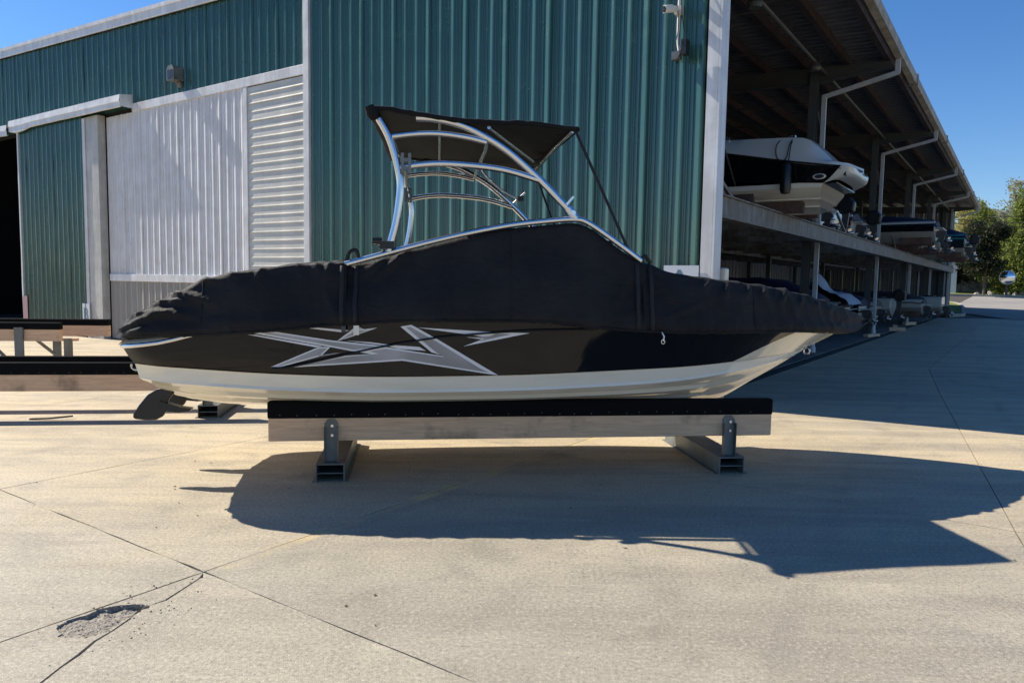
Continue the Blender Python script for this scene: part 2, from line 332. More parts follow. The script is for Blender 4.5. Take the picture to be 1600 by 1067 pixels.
def slab(c4, seed, near=False, feat=False):
    g = .0045; cx = sum(p[0] for p in c4)/4; cy = sum(p[1] for p in c4)/4; ring = []
    for i in range(4):
        a, b = c4[i], c4[(i+1) % 4]
        a = (a[0]-math.copysign(g, a[0]-cx), a[1]-math.copysign(g, a[1]-cy)); b = (b[0]-math.copysign(g, b[0]-cx), b[1]-math.copysign(g, b[1]-cy))
        ring += jag(a, b, .012 if near else .0, seed+i*.37, 60 if near else 1)
    pts = [Vector(p) for p in ring]; n = len(pts); edges = [(i, (i+1) % n) for i in range(n)]; deep = {}
    holes = []
    if feat:
        cr = crack_c; L = []; Rr = []
        for i, p in enumerate(cr):
            d = Vector(cr[min(i+1, len(cr)-1)])-Vector(cr[max(i-1, 0)]); nn = Vector((-d.y, d.x)).normalized()
            wd = .006+.010*abs(N3(i*.8, 3)); L.append(Vector(p)+nn*wd); Rr.append(Vector(p)-nn*wd)
        for loop, typ in ((L+Rr[::-1], 0), ([Vector(p) for p in hole], 1)):
            poly = []
            for i in range(len(loop)):
                a, b = loop[i], loop[(i+1) % len(loop)]
                for k in range(4 if typ else 1):
                    t = k/4; q = a.lerp(b, t); 
                    if typ: q = q+Vector((N3(q.x*30, q.y*30), N3(q.y*30, q.x*30, 4)))*.030
                    poly.append(q)
            base = len(pts); pts += poly; edges += [(base+i, base+(i+1) % len(poly)) for i in range(len(poly))]; holes.append([tuple(p) for p in poly])
        for p in cr: deep[len(pts)] = -.035; pts.append(Vector(p))
        for _ in range(2200):
            x, y = random.uniform(0, .34), random.uniform(-9.4, -8.85)
            if inpoly(x, y, holes[1]): deep[len(pts)] = -(.002+.034*max(0, min(1, (y+9.40)/.42))*(.55+.9*abs(N3(x*11, y*11))))-.005*random.random(); pts.append(Vector((x, y)))
    vs, es, fs, ov, oe, of = delaunay_2d_cdt(pts, edges, [], 1 if False else 0, 1e-5)
    z = []
    for i in range(len(vs)):
        o = ov[i]; z.append(min([deep.get(k, 0) for k in o]+[0]))
    V = [(p[0], p[1], z[i]) for i, p in enumerate(vs)]; F = []; MI = []
    ringp = [tuple(p) for p in ring]
    for f in fs:
        x = sum(vs[i][0] for i in f)/3; y = sum(vs[i][1] for i in f)/3
        if not inpoly(x, y, ringp): continue
        F.append(tuple(f)); MI.append(1 if any(inpoly(x, y, h) for h in holes) else 0)
    mb = MB(); mb.v = V; mb.f = F; mb.mi = MI
    b = len(mb.v); mb.v += [(p[0], p[1], 0) for p in ringp]+[(p[0], p[1], -.044) for p in ringp]
    for i in range(n): mb.f.append((b+i, b+(i+1) % n, b+n+(i+1) % n, b+n+i)); mb.mi.append(0)
    return mb
k_all = list(range(-7, 8)); cnt = 0
for qi in range(len(QL)-1):
    for k in k_all[:-1]:
        q0, q1 = QL[qi], QL[qi+1]
        if q1 > .1 and k < 0: continue
        c4 = [(pj(k, q0), q0), (pj(k+1, q0), q0), (pj(k+1, q1), q1), (pj(k, q1), q1)]
        near = (qi in (1, 2, 3) and k in (-1, 0, 1))
        feat = (qi == 2 and k == 0)
        slab(c4, qi*3.1+k*1.7, near, feat).build('slab', [M['concrete'], M['spall']], yard)

# beyond the yard: road, kerb, grass, rocky bank
def sheet(name, poly, m, dz, parent=None, sub=1):
    mb = MB(); mb.add([(x, y, ter(x, y)+dz) for x, y in poly], [tuple(range(len(poly)))]); return mb.build(name, m, parent)
mb = MB(); mb.grid([[(x0+(x1-x0)*t, y, ter(0, y)+.01) for t in (0, .25, .5, .75, 1)] for y, x0, x1 in ((38.5, 41.5, 110), (45, 30.6, 110), (52, 31.2, 112), (60, 36, 112), (70, 43, 115), (80, 50, 118), (92, 52, 120))])
tag(mb.build('road', M['asphalt']), kind='structure')
gr = MB(); gr.grid([[(x, y, ter(x, y)+.05+.5*max(0, (y-84)/20)) for x in (30, 45, 56, 70, 90, 130)] for y in (78, 84, 92, 105, 140)])
gr.v = [(x, y+(56-x)*.35 if y < 80 else y, z) for x, y, z in gr.v]; tag(gr.build('grass_verge', M['grass']), kind='structure')
mb = MB()
for i in range(14):
    a = (44+i*4, 78+(56-(44+i*4))*.35-.4); b = (48+i*4, 78+(56-(48+i*4))*.35-.4)
    mb.bar((a[0], a[1], ter(*a)+.05), (b[0], b[1], ter(*b)+.05), .5, .30)
tag(mb.build('kerb', M['curb']), kind='structure')
isl = MB(); pr = [(27.6, 46.6), (29.0, 47.4), (31.0, 50.6), (34.2, 56), (37.2, 62), (37.0, 66), (33.5, 66), (29.5, 55)]
isl.add([(x, y, ter(x, y)+.16) for x, y in pr], [tuple(range(len(pr)))]); tag(isl.build('grass_island', M['grass']), kind='structure')
mb = MB(); cc = curve([(*p, ter(*p)+.10) for p in pr+pr[:1]], 3)
for a, b in zip(cc, cc[1:]): mb.bar(a, b, .22, .2)
tag(mb.build('island_kerb', M['curb']), kind='structure')

# ------------------------------------------------------------------ the storage building
bld = empty('boat_storage_building', W(0, 0), BR, label='long steel storage building with green ribbed end wall and open boat racks at right', cat='building')
RZ = lambda t: 8.02+.0395*t             # underside of the roof at t metres inward from the corner
# profile for ribbed sheet, one cover width; returns list of (x, out)
def prof(wd, big=.032, step=.3048):
    out = []; n = int(round(wd/step))
    for i in range(n):
        x = i*step
        k = 1.35 if i == 0 else 1.; out += [(x+.004, 0), (x+.026, big*k), (x+.052, big*k), (x+.052+.076*k, 0)]
        for c in (.182, .250): out += [(x+c-.016, 0), (x+c-.008, .013), (x+c+.002, .013), (x+c+.032, 0)]
    out.append((n*step, 0)); return out
def rib_panel(t0, t1, zb, zt, seed=0, seg=1.0, big=.032, wav=.004, step=.3048, off=0.):
    """vertical ribbed sheet on the end wall from t0 (right) to t1 (left); zb, zt are functions of t"""
    pf = [q for q in prof(.9144, big, step) if q[0] <= (t1-t0)+1e-6]
    if pf[-1][0] < t1-t0-1e-4: pf.append((t1-t0, 0))
    H = zt(t0)-zb(t0); ns = max(1, int(H/seg)); rows = []
    for k in range(ns+1):
        r = []
        for x, o in pf:
            t = t0+x; z = zb(t)+(zt(t)-zb(t))*k/ns
            dy = wav*N3(t*1.1, z*.9, seed)+wav*.6*N3(t*6, z*1.7, seed+9); dx = wav*1.2*N3(t*2, z*1.1, seed+4)
            r.append((-t+dx, -off-o-dy, z))
        rows.append(r)
    return MB().grid(rows)
def wall_panels(t0, t1, zb, zt, m, parent, name='wall_panel', **k):
    t = t0; i = 0
    while t < t1-.02:
        e = min(t+.9144, t1); rib_panel(t, e, zb, zt, seed=i*.7+t0, off=k.get('off', 0.)+(i % 2)*.0, **{a: b for a, b in k.items() if a != 'off'}).build(name, m, parent); t = e; i += 1
c_ = lambda z: (lambda t: z)
def screws(t0, t1, zs, zmax, off=.02):
    mb = MB()
    for z in zs:
        t = t0+.078+.3048*0
        while t < t1:
            if z < zmax(t)-.1:
                for dt in (.03, .20): mb.box(-t-dt-.009, -t-dt+.009, -off-.010, -off-.001, z-.009+.01*N3(t, z), z+.009+.01*N3(t, z))
            t += .3048
    o = mb.build('screw_row', M['galv'], bld); o['kind'] = 'stuff'
screws(0, 8.8, (.9, 2.35, 3.8, 5.25, 6.7), RZ); screws(9.1, 30, (6.95, 8.1), RZ)
wall_panels(-.06, 8.92, c_(.02), RZ, M['green'], bld, off=.02, wav=.005)
wall_panels(9.06, 16.12, c_(6.56), RZ, M['green'], bld, off=.02, wav=.007, seg=.5)
wall_panels(16.12, 32.0, c_(6.45), RZ, M['green'], bld, off=.02, wav=.016, seg=.5)
wall_panels(27.5, 32.0, c_(.02), c_(6.45), M['green'], bld, off=.02)
# solid liner behind the sheets
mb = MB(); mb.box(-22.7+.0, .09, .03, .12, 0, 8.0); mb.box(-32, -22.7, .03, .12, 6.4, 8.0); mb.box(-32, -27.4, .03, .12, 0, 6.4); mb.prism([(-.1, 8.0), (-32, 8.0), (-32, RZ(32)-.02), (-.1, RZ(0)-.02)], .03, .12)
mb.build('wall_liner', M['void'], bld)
def trim(name, x0, x1, y0, y1, z0, z1, m='white', parent=None, wav=0):
    mb = MB(); mb.box(x0, x1, y0, y1, z0, z1); o = mb.build(name, M[m], parent or bld)
    bv = o.modifiers.new('bevel', 'BEVEL'); bv.width = .006; bv.segments = 2; return o
# corner trim (face + return), vertical trims, bands
mb = MB(); mb.box(.10, .27, -.075, -.018, 0, 7.9); mb.build('corner_trim', M['white'], bld)
mb = MB(); mb.box(.274, .31, -.077, .24, 0, 7.88); mb.build('corner_return', M['white'], bld)
trim('vertical_trim', -9.07, -8.89, -.095, -.02, 0, 8.33)
trim('door_track_trim', -16.2, -9.072, -.07, -.02, 6.34, 6.555)
trim('vertical_trim', -11.26, -11.12, -.065, -.02, 0, 6.338)
trim('base_band_trim', -17.62, -11.262, -.075, -.02, 1.70, 1.90)
# louvred panel
lv = empty('louver_panel'); lv.parent = bld
z = .12; me = None
mbs = MB(); P = [(-.0, .0), (-.017, .005), (-.021, .013), (-.012, .04), (-.006, .13), (0, .20)]
rows = [[(x, y, zz) for (y, zz) in P] for x in (-11.115, -10.6, -10.1, -9.6, -9.075)]
mbs.grid(rows); me = mbs.mesh('slat'); me.materials.append(M['louver'])
while z < 6.2:
    o = link('slat', me, bld, None, (0, -.03+random.uniform(-.004, .004), z), (0, 0, 0)); z += .2
bpy.data.objects.remove(lv)
# white panels and dado
wall_panels(11.27, 17.68, c_(1.90), c_(6.34), M['whitepanel'], bld, name='white_panel', off=.02, big=.026, wav=.004)
wall_panels(11.27, 17.68, c_(.02), c_(1.70), M['greige'], bld, name='dado_panel', off=.02, big=.02, wav=.002)
# post beside sliding door
trim('door_post', -18.52, -17.74, -.24, -.02, 0, 6.4, 'post')
trim('post_flange', -18.60, -18.44, -.27, -.242, 0, 6.38, 'white')
# sliding door track cover: two lengths, the joint between them knocked askew
mb = MB()
def hood(t0, t1, dz0, dz1, dy0=0, dy1=0, n=14):
    rows = []
    for i in range(n+1):
        f = i/n; t = t0+(t1-t0)*f; dz = dz0*(1-f)+dz1*f+.012*N3(t*1.3, 2); dy = dy0*(1-f)+dy1*f
        bend = .10*math.exp(-((t-22.4)/.5)**2)
        pr = [(-.02, 6.80), (-.42-dy, 6.73), (-.44-dy, 6.55-bend*.3), (-.42-dy, 6.54-bend*.3), (-.42-dy, 6.42-bend), (-.39-dy, 6.40-bend), (-.37-dy, 6.44)]
        rows.append([(-t, y, zz+dz) for y, zz in pr])
    return rows
mb.grid(hood(16.15, 23.05, 0, .02)); mb.add([(-16.15, -.02, 6.80), (-16.15, -.42, 6.73), (-16.15, -.42, 6.42), (-16.15, -.02, 6.42)], [(0, 1, 2, 3)])
mb.build('track_cover', M['white'], bld, 30)
MB().grid(hood(23.10, 31, -.10, .05, .04, 0)).build('track_cover', M['white'], bld, 30)
# rake trim and roof
mb = MB()
for y0, y1, dz0, dz1 in ((-.13, -.09, 0.0, .28), (-.155, -.131, .20, .30), (-.09, .5, .25, .28)):
    mb.prism([(1.13, RZ(-1.13)+dz0), (-34, RZ(34)+dz0), (-34, RZ(34)+dz1), (1.13, RZ(-1.13)+dz1)], y0, y1)
mb.build('rake_trim', M['white'], bld)
rp = MB(); pf = []
for i in range(3):
    x = i*.3048; pf += [(x, 0), (x+.05, .0), (x+.07, .035), (x+.17, .035), (x+.19, 0)]
pf.append((.9144, 0))
rp.grid([[(-t, y, RZ(t)+.04+o) for y, o in pf] for t in (-1.15, 8, 20, 33.9)]); rpm = rp.mesh('roof_panel', 20); rpm.materials.append(M['deck'])
for i in range(61): link('roof_panel', rpm, bld, None, (0, -.10+i*.9144, 0))
MB().prism([(1.15, RZ(-1.15)+.10), (-34, RZ(34)+.10), (-34, RZ(34)+.13), (1.15, RZ(-1.15)+.13)], -.09, 55.6).build('roof_cover', M['white'], bld)
for t in (-.98, .02, 1.10, 2.2, 3.3, 4.4, 5.5, 6.6, 7.7, 8.8):
    mb = MB(); mb.box(-t-.035, -t+.035, .14, 55.4, RZ(t)-.17, RZ(t)+.035); mb.box(-t-.09, -t+.0345, .141, 55.39, RZ(t)-.182, RZ(t)-.171); mb.build('purlin', M['purlin'], bld)
# eave: fascia with gutter
mb = MB()
mb.grid([[(1.10, y, 7.86), (1.15, y, 7.80), (1.31+.012*N3(y*.7, 1), y, 7.82+.015*N3(y*.9, 4)), (1.335+.015*N3(y*.7, 1), y, 7.98), (1.31, y, 8.09+.012*N3(y*1.3, 7)), (1.28, y, 8.07)] for y in [-.2+i*.8 for i in range(71)]])
mb.build('gutter', M['gutter'], bld, 30)
for i in range(5):      # bolted gutter joints
    MB().box(1.10, 1.36, 10.83*.3+i*10.485, 10.83*.3+i*10.485+.10, 7.785, 8.105).build('gutter_joint', M['gutter'], bld)
QF = [.45]+[10.83+10.485*i for i in range(5)]
for i, q in enumerate(QF):
    mb = MB()
    if i > 0:
        c = -.86
        mb.box(c-.10, c+.10, q-.13, q-.115, 0, 7.7); mb.box(c-.10, c+.10, q+.115, q+.13, 0, 7.7); mb.box(c-.006, c+.006, q-.114, q+.114, 0, 7.7)
        mb.build('column', M['steel_dark'], bld)
    # tapered rafter, cantilevered to the eave
    mb = MB(); z0 = lambda t: RZ(t)-.172
    mb.prism([(1.05, z0(-1.05)-.18), (-.80, z0(.8)-.42), (-9.0, z0(9)-.55), (-9.0, z0(9)), (1.05, z0(-1.05))], q-.008, q+.008)
    mb.prism([(1.05, z0(-1.05)-.192), (-.80, z0(.8)-.432), (-9.0, z0(9)-.562), (-9.0, z0(9)-.551), (-.80, z0(.8)-.421), (1.05, z0(-1.05)-.181)], q-.10, q+.10)
    mb.build('rafter', M['steel_dark'], bld)
    mb = MB(); mb.box(-8.9, -8.7, q-.1, q+.1, 0, 7.7); mb.build('column', M['steel_dark'], bld)
# far row mid columns dividing the rack bays
for i in range(1, 5):
    for c in (-4.8,):
        q = QF[i]; mb = MB(); mb.box(c-.09, c+.09, q-.09, q+.09, 0, 7.6); mb.build('column', M['steel_dark'], bld)
# downspouts
def downspout(q, last=False):
    g = MB(); x = -.58
    def seg(a, b, wd=.115): g.bar(a, b, wd, .10)
    seg((1.20, q, 7.84), (1.20, q, 7.44)); seg((1.22, q, 7.47), (x-.03, q, 7.06)); seg((x, q, 7.11), (x, q, .42))
    o = g.build('downspout', M['pipe'], bld)
    b = MB(); b.lathe([(.0, .56), (.085, .56), (.095, .54), (.095, .36), (.075, .34), (.075, .16), (.095, .15), (.095, .0), (0, .0)], 14, 0, Matrix.Translation((x, q, 0)))
    b.build('drain_fitting', M['pvc'], o, 40)
for q in QF[1:5]: downspout(q)
g = MB(); q = QF[5]+.3; g.bar((1.20, q, 7.84), (1.20, q, 7.44), .115, .10); g.bar((1.22, q, 7.47), (.2, q, 7.16), .115, .10); g.build('downspout', M['pipe'], bld)
# rack beams: along the open side and cross beams
for a, b in zip(QF, QF[1:]):
    mb = MB(); mb.box(-.16, -.02, a+.02, b-.02, 3.02, 3.36); mb.box(-.20, .03, a+.021, b-.021, 3.361, 3.385); mb.box(-.20, .03, a+.021, b-.021, 2.995, 3.019)
    mb.build('rack_beam', M['rackbeam'], bld)
    mb = MB(); mb.box(-5.2, -5.0, a+.02, b-.02, 3.05, 3.35); mb.build('rack_beam', M['rackbeam'], bld)
    k = int((b-a)/1.75)
    for j in range(k):
        y = a+.5+j*(b-a-1)/(k-1)
        mb = MB(); mb.box(-8.6, -.205, y-.05, y+.05, 3.12, 3.38); mb.build('cross_beam', M['rackbeam'], bld)
    mb = MB(); mb.tube([(-8.7, a, 6.9), (-.9, a, 3.6)], .02, 6); mb.tube([(-.9, a+.4, 7.1), (-.9, a+4.6, 3.5)], .018, 6); mb.build('brace_rod', M['steel_dark'], bld)
    mb = MB(); mb.bar((-.16, a+.3, 3.9), (-.16, a+1.7, 3.40), .06, .06); mb.build('rack_brace', M['rackbeam'], bld)
# sprinkler main with hangers
mb = MB(); mb.tube([(-.55, .3, 7.66), (-.55, 54.5, 7.66)], .045, 8)
for i in range(18): mb.tube([(-.55, 1+i*3, 7.66), (-.55, 1+i*3, 8.0)], .01, 5); mb.tube([(-.55, 2+i*3, 7.62), (-8.5, 2+i*3, 7.9)], .02, 5)
mb.build('sprinkler_pipe', M['steel_dark'], bld, 40)
for q in (4.2, 9.4): 
    mb = MB(); mb.lathe([(0, 0), (.12, 0), (.16, .08), (.10, .2), (0, .22)], 12, 0, Matrix.Translation((-.55, q, 7.42))); mb.build('ceiling_fixture', M['steel_dark'], bld)
# far interior wall, ribbed, with girts; floor; end closure
q = .2
bp = MB(); pf2 = []
for i in range(4):
    x = i*.6; pf2 += [(x, 0), (x+.08, 0), (x+.11, .05), (x+.19, .05), (x+.22, 0)]
pf2.append((2.4, 0))
bp.grid([[(-9.1+o, y, z) for y, o in pf2] for z in (0, 4, 8.3)]); bpm = bp.mesh('liner_panel'); bpm.materials.append(M['backwall'])
for i in range(23): link('liner_panel', bpm, bld, None, (0, .2+i*2.4, 0))
MB().box(-34, -9.12, .13, 55.5, -.02, .004).build('warehouse_floor', M['floor'], bld)
MB().box(-9.11, -.30, .13, 55.5, -.02, .006).build('shed_floor', M['floor'], bld)
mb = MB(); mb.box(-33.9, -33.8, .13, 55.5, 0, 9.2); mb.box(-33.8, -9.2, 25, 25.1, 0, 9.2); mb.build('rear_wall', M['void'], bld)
# end bay: closed side wall and end wall, dark ribbed sheets
me = MB().grid([[(-.35+o*1.0, y, z) for y, o in prof(.9144)] for z in (0, 3, 6, 7.75)]).mesh('end_bay_panel'); me.materials.append(M['green'])
for i in range(3): link('end_bay_panel', me, bld, None, (0, 52.9+i*.9144, 0))
me = MB().grid([[(-x, 52.9-o, z) for x, o in prof(.9144)] for z in (0, 3, 6, 7.8)]).mesh('end_wall_panel'); me.materials.append(M['backwall'])
for i in range(10): link('end_wall_panel', me, bld, None, (-.35-i*.9144, 0, 0))
mb = MB(); mb.box(-.40, -.26, 52.75, 52.88, 0, 7.7); mb.build('corner_trim', M['pipe'], bld)
MB().box(-2.2, -.6, 52.80, 52.86, 0, 3.6).build('end_door', M['steel_dark'], bld)
mb = MB(); mb.box(-2.32, -2.2, 52.78, 52.87, 0, 3.7); mb.box(-.6, -.5, 52.78, 52.87, 0, 3.7); mb.box(-2.32, -.5, 52.77, 52.87, 3.701, 3.8); mb.build('end_door_frame', M['pipe'], bld)
# sliding door
sdoor = empty('sliding_door', W(-18.6, -.0), BR, label='green ribbed sliding door pushed half open at the left of the end wall', cat='door')
t = 0
while t < 4.1:
    e = min(t+.9144, 4.12); mb = rib_panel(t, e, c_(.06), c_(6.5), seed=t*3+20, off=.26, wav=.010, seg=.6)
    mb.v = [(x+.012*(6.5-zz)*0, y, zz) for x, y, zz in mb.v]; mb.build('door_sheet', M['green'], sdoor); t = e
mb = MB(); mb.grid([[(-4.12+.012*N3(zz, 1), -.30, zz), (-4.12+.012*N3(zz, 1), -.20, zz), (-4.20+.02*N3(zz, 1), -.20, zz), (-4.20+.02*N3(zz, 1), -.30, zz)] for zz in [.05+i*.5 for i in range(14)]], 0, True); mb.build('door_edge', M['white'], sdoor)
MB().box(-4.1, 0, -.20, -.16, .06, 6.5).build('door_frame', M['steel_dark'], sdoor)
# signs
def letter(ch, size, m, name, parent, loc, rot):
    cu = bpy.data.curves.new('t', 'FONT'); cu.body = ch; cu.size = size; cu.align_x = 'CENTER'; cu.align_y = 'CENTER'; cu.extrude = .002; cu.offset = .012*size
    to = bpy.data.objects.new('t', cu); COL.objects.link(to); dg = bpy.context.evaluated_depsgraph_get(); me = bpy.data.meshes.new_from_object(to.evaluated_get(dg))
    bpy.data.objects.remove(to); me.materials.clear(); me.materials.append(m); return link(name, me, parent, None, loc, rot)
sa = empty('letter_sign', W(-.22, -.09, 1.93), BR, label='white square sign with the letter A on the green wall beside the corner trim', cat='sign')
MB().box(-.26, .31, -.012, 0, -.27, .235).build('board', M['sign'], sa); letter('A', .50, M['letter'], 'letter', sa, (0, -.016, -.03), (R(90), 0, 0))
sb_ = empty('letter_sign', W(-18.62, -.285, .68), BR, label='white sign with the letter B low on the post by the sliding door', cat='sign')
MB().box(-.20, .22, -.012, 0, -.30, .33).build('board', M['sign'], sb_); letter('B', .52, M['letter'], 'letter', sb_, (0, -.016, 0), (R(90), 0, 0))
pk = empty('notice', W(-22.55, -.32, .72), BR, label='faded pink notice at the bottom left corner of the sliding door', cat='notice')
MB().box(-.16, .16, -.01, 0, -.42, .42).build('paper', M['pink'], pk)
# hood vent
vt = empty('wall_vent', W(-13.85, -.05, 6.97), BR, label='small weathered metal vent hood over the white wall panels', cat='vent')
vt.scale = (.72, .8, .74)
mb = MB(); mb.prism([(-.22, -.22), (.22, -.22), (.22, .16), (.14, .27), (-.14, .27), (-.22, .16)], -.36, -.02); mb.build('hood', M['galv'], vt)
mb = MB(); mb.prism([(-.16, -.18), (.16, -.18), (.16, .12), (-.16, .12)], -.365, -.361); mb.build('opening', M['black'], vt)
mb = MB(); mb.prism([(-.10, -.24), (.12, -.24), (.17, -.40), (-.02, -.40)], -.10, -.03); mb.build('stained_flashing', simple_noise('stained_flashing', (.30, .27, .24), (.10, .08, .06), 8), vt)
# camera and conduit by the corner
cd = empty('security_camera', W(-.37, -.07, 5.85), BR, label='white security camera with conduit and cables high beside the corner trim', cat='camera')
mb = MB(); mb.tube(curve([(0, 0, 1.7), (.01, -.01, .8), (-.01, -.01, .2), (0, -.03, -.25), (.03, -.05, -.42)], 5), .024, 8)
mb.build('conduit', M['pvc'], cd, 40)
mb = MB(); mb.box(-.05, .06, -.10, 0, .12, .24); mb.build('junction_box', M['post'], cd); MB().box(-.04, .05, -.09, 0, .48, .58).build('junction_box', M['post'], cd); MB().box(-.07, .06, -.10, 0, -.55, -.43).build('junction_box', M['galv'], cd)
mb = MB(); mb.tube([(.0, -.10, .18), (-.03, -.24, .16), (-.10, -.36, .13)], [.03, .055, .06], 12); mb.build('camera_body', M['pvc'], cd, 40)
mb = MB(); mb.tube([(-.10, -.36, .13), (-.11, -.375, .127)], .047, 12); mb.build('lens', M['black'], cd, 40)
mb = MB(); mb.tube(curve([(.03, -.08, .5), (.10, -.16, .1), (.05, -.12, -.3), (.12, -.18, -.45), (.03, -.1, -.55)], 5), .007, 5); mb.tube(curve([(.0, -.06, .9), (-.04, -.12, .5), (.03, -.10, .0), (-.02, -.10, -.4)], 5), .006, 5)
mb.tube(curve([(.08, -.1, -.45), (.2, -.3, -.25), (.13, -.22, .05)], 5), .007, 5); mb.build('cable', M['black'], cd)
mb = MB(); mb.box(.12, .2, -.2, -.06, -.52, -.3); mb.build('adapter', M['black'], cd)
pb = empty('utility_box', W(.315, .36, 0), BR, label='beige utility cabinet standing beside the white corner post', cat='cabinet')
mb = MB(); mb.box(-.07, .07, -.07, .10, .02, 2.14); o = mb.build('cabinet_body', M['gel_shed'], pb); bv = o.modifiers.new('b', 'BEVEL'); bv.width = .03; bv.segments = 4
MB().box(-.05, .05, -.077, -.072, .3, 1.9).build('cabinet_door', M['post'], pb)
print('building done')

# ------------------------------------------------------------------ the covered tow boat
YAW = R(7.7); U = Vector((math.cos(YAW), math.sin(YAW), 0)); V_ = Vector((-math.sin(YAW), math.cos(YAW), 0))
BO = Vector((-1.7, 6.73, 0))+V_*.69
boat = empty('tow_boat', BO, YAW, label='black and white bowrider with a silver tower, under its black cover on the timber stand', cat='boat')
BT = [(-1.83, .60), (-1.75, .80), (-1.65, .98), (-1.45, 1.12), (-1, 1.20), (0, 1.26), (1, 1.285), (2, 1.28), (3, 1.22), (3.6, 1.13), (4.1, 1.0), (4.6, .80), (5.1, .52), (5.5, .25), (5.72, .04), (5.8, .01)]
hb = lambda x: sm(BT, x)
SZ = [(-1.7, 1.27), (-1.3, 1.325), (-1.0, 1.40), (-.5, 1.47), (.3, 1.55), (1, 1.58), (2, 1.58), (3, 1.50), (4, 1.47), (5, 1.455), (5.72, 1.52)]
CBt = [(-1.56, 1.0), (-1.3, 1.10), (-.5, 1.15), (.5, 1.18), (2, 1.17), (3, 1.06), (3.5, .94), (4, .75), (4.5, .48), (4.9, .18), (5.06, .01)]
CZt = [(-1.56, 1.13), (-1.04, 1.10), (-.32, 1.06), (.54, 1.04), (1.54, 1.05), (2.44, 1.08), (3.4, 1.11), (4, 1.14), (4.6, 1.17), (5.06, 1.19)]
KZt = [(-1.38, .66), (-.93, .61), (1, .59), (3.5, .59), (4.03, .63), (4.43, .82), (4.75, 1.0), (5.04, 1.165)]
def sheer(s): x = -1.68+7.4*s; return Vector((x, hb(x), sm(SZ, x)))
def chine(s): x = -1.56+6.62*s; return Vector((x, sm(CBt, x), sm(CZt, x)))
def keel(s): x = -1.38+6.42*s; return Vector((x, 0, sm(KZt, x)))
def side_pt(s, v, off=0.):
    c, h = chine(s), sheer(s); p = c.lerp(h, v); fl = (1-s)*.02+s*s*-.05
    p.y += math.sin(v*math.pi)*fl+off; return p
SB = lambda v: .822+.016*v+.012*math.sqrt(v)
nv = 10
def both(mb, rows, mi=0):
    mb.grid([[(p.x, -p.y, p.z) for p in r] for r in rows], mi); mb.grid([[(p.x, p.y, p.z) for p in r] for r in rows], mi)
mb = MB(); both(mb, [[side_pt(SB(j/nv)*i/70, j/nv) for j in range(nv+1)] for i in range(71)])
p0 = [side_pt(0, j/nv) for j in range(nv+1)]
mb.grid([[(p.x, -p.y, p.z) for p in p0], [(p.x-.03, 0, p.z) for p in p0], [(p.x, p.y, p.z) for p in p0]])
mb.build('hull_side', M['gel_black'], boat, 40)
mb = MB(); both(mb, [[side_pt(SB(j/nv)+(1-SB(j/nv))*i/24, j/nv) for j in range(nv+1)] for i in range(25)])
def bot(s, v):          # v: 0 keel .. .8 chine knuckle .. 1 colour break
    k, c = keel(s), chine(s); q = min(1, c.y/1.1)
    kn = Vector((k.x+(c.x-k.x)*.9, c.y*.955, c.z-.135*q-.0*s))
    if v >= .8: return kn.lerp(c, (v-.8)/.2)
    p = k.lerp(kn, v/.8); p.z += -.020*math.sin(v/.8*math.pi)*min(1, (1-s)*5); return p
VR = [(0, 0, 0), (.24, 0, 0), (.245, .0, -.028), (.30, .004, -.024), (.32, 0, 0), (.52, 0, 0), (.525, 0, -.032), (.58, .006, -.028), (.605, 0, 0), (.74, 0, 0), (.745, 0, -.03), (.80, .018, -.012), (.82, .006, .0), (.99, 0, 0), (1, .012, 0)]
rows = []
for i in range(91):
    s = i/90; fade = min(1, (1-s)*4)*min(1, s*6+.3); r = []
    for v, dy, dz in VR:
        p = bot(s, v); p.z += dz*fade; p.y += dy*fade; r.append(p)
    rows.append(r)
both(mb, rows)
c0, k0 = rows[0][-1], rows[0][0]
st = [Vector((p.x, -p.y, p.z)) for p in rows[0][::-1]]+rows[0][1:]
mb.grid([st, [Vector((-1.50, p.y*.97, 1.14)) for p in st]])
mb.build('hull_bottom', M['gel_white'], boat, 30)
rail = [sheer(i/60) for i in range(58)]
mb = MB()
for sg in (-1, 1): mb.tube([(p.x, sg*(p.y+.008), p.z) for p in rail], .020, 8, 0)
mb.tube([(rail[0].x, -rail[0].y, rail[0].z), (rail[0].x-.06, -.4, rail[0].z), (rail[0].x-.07, 0, rail[0].z), (rail[0].x-.06, .4, rail[0].z), (rail[0].x, rail[0].y, rail[0].z)], .022, 8)
mb.build('rub_rail', M['chrome'], boat, 50)
mb = MB(); both(mb, [[p+Vector((0, .012, .018)), p+Vector((.0, -.03*min(1, p.y*3), .05)), Vector((p.x, max(0, p.y-.12), p.z+.055)), Vector((p.x, 0, p.z+.06))] for p in rail])
q0 = [rail[0]+Vector((-.0, 0, .018))]; mb.grid([[(-1.70, -.98, 1.285), (-1.78, -.5, 1.285), (-1.79, 0, 1.285), (-1.78, .5, 1.285), (-1.70, .98, 1.285)], [(-1.67, -.95, 1.33), (-1.74, -.5, 1.33), (-1.75, 0, 1.33), (-1.74, .5, 1.33), (-1.67, .95, 1.33)], [(-1.4, -.9, 1.37), (-1.4, -.5, 1.37), (-1.4, 0, 1.37), (-1.4, .5, 1.37), (-1.4, .9, 1.37)]])
mb.build('swim_platform', M['gel_white'], boat, 40)
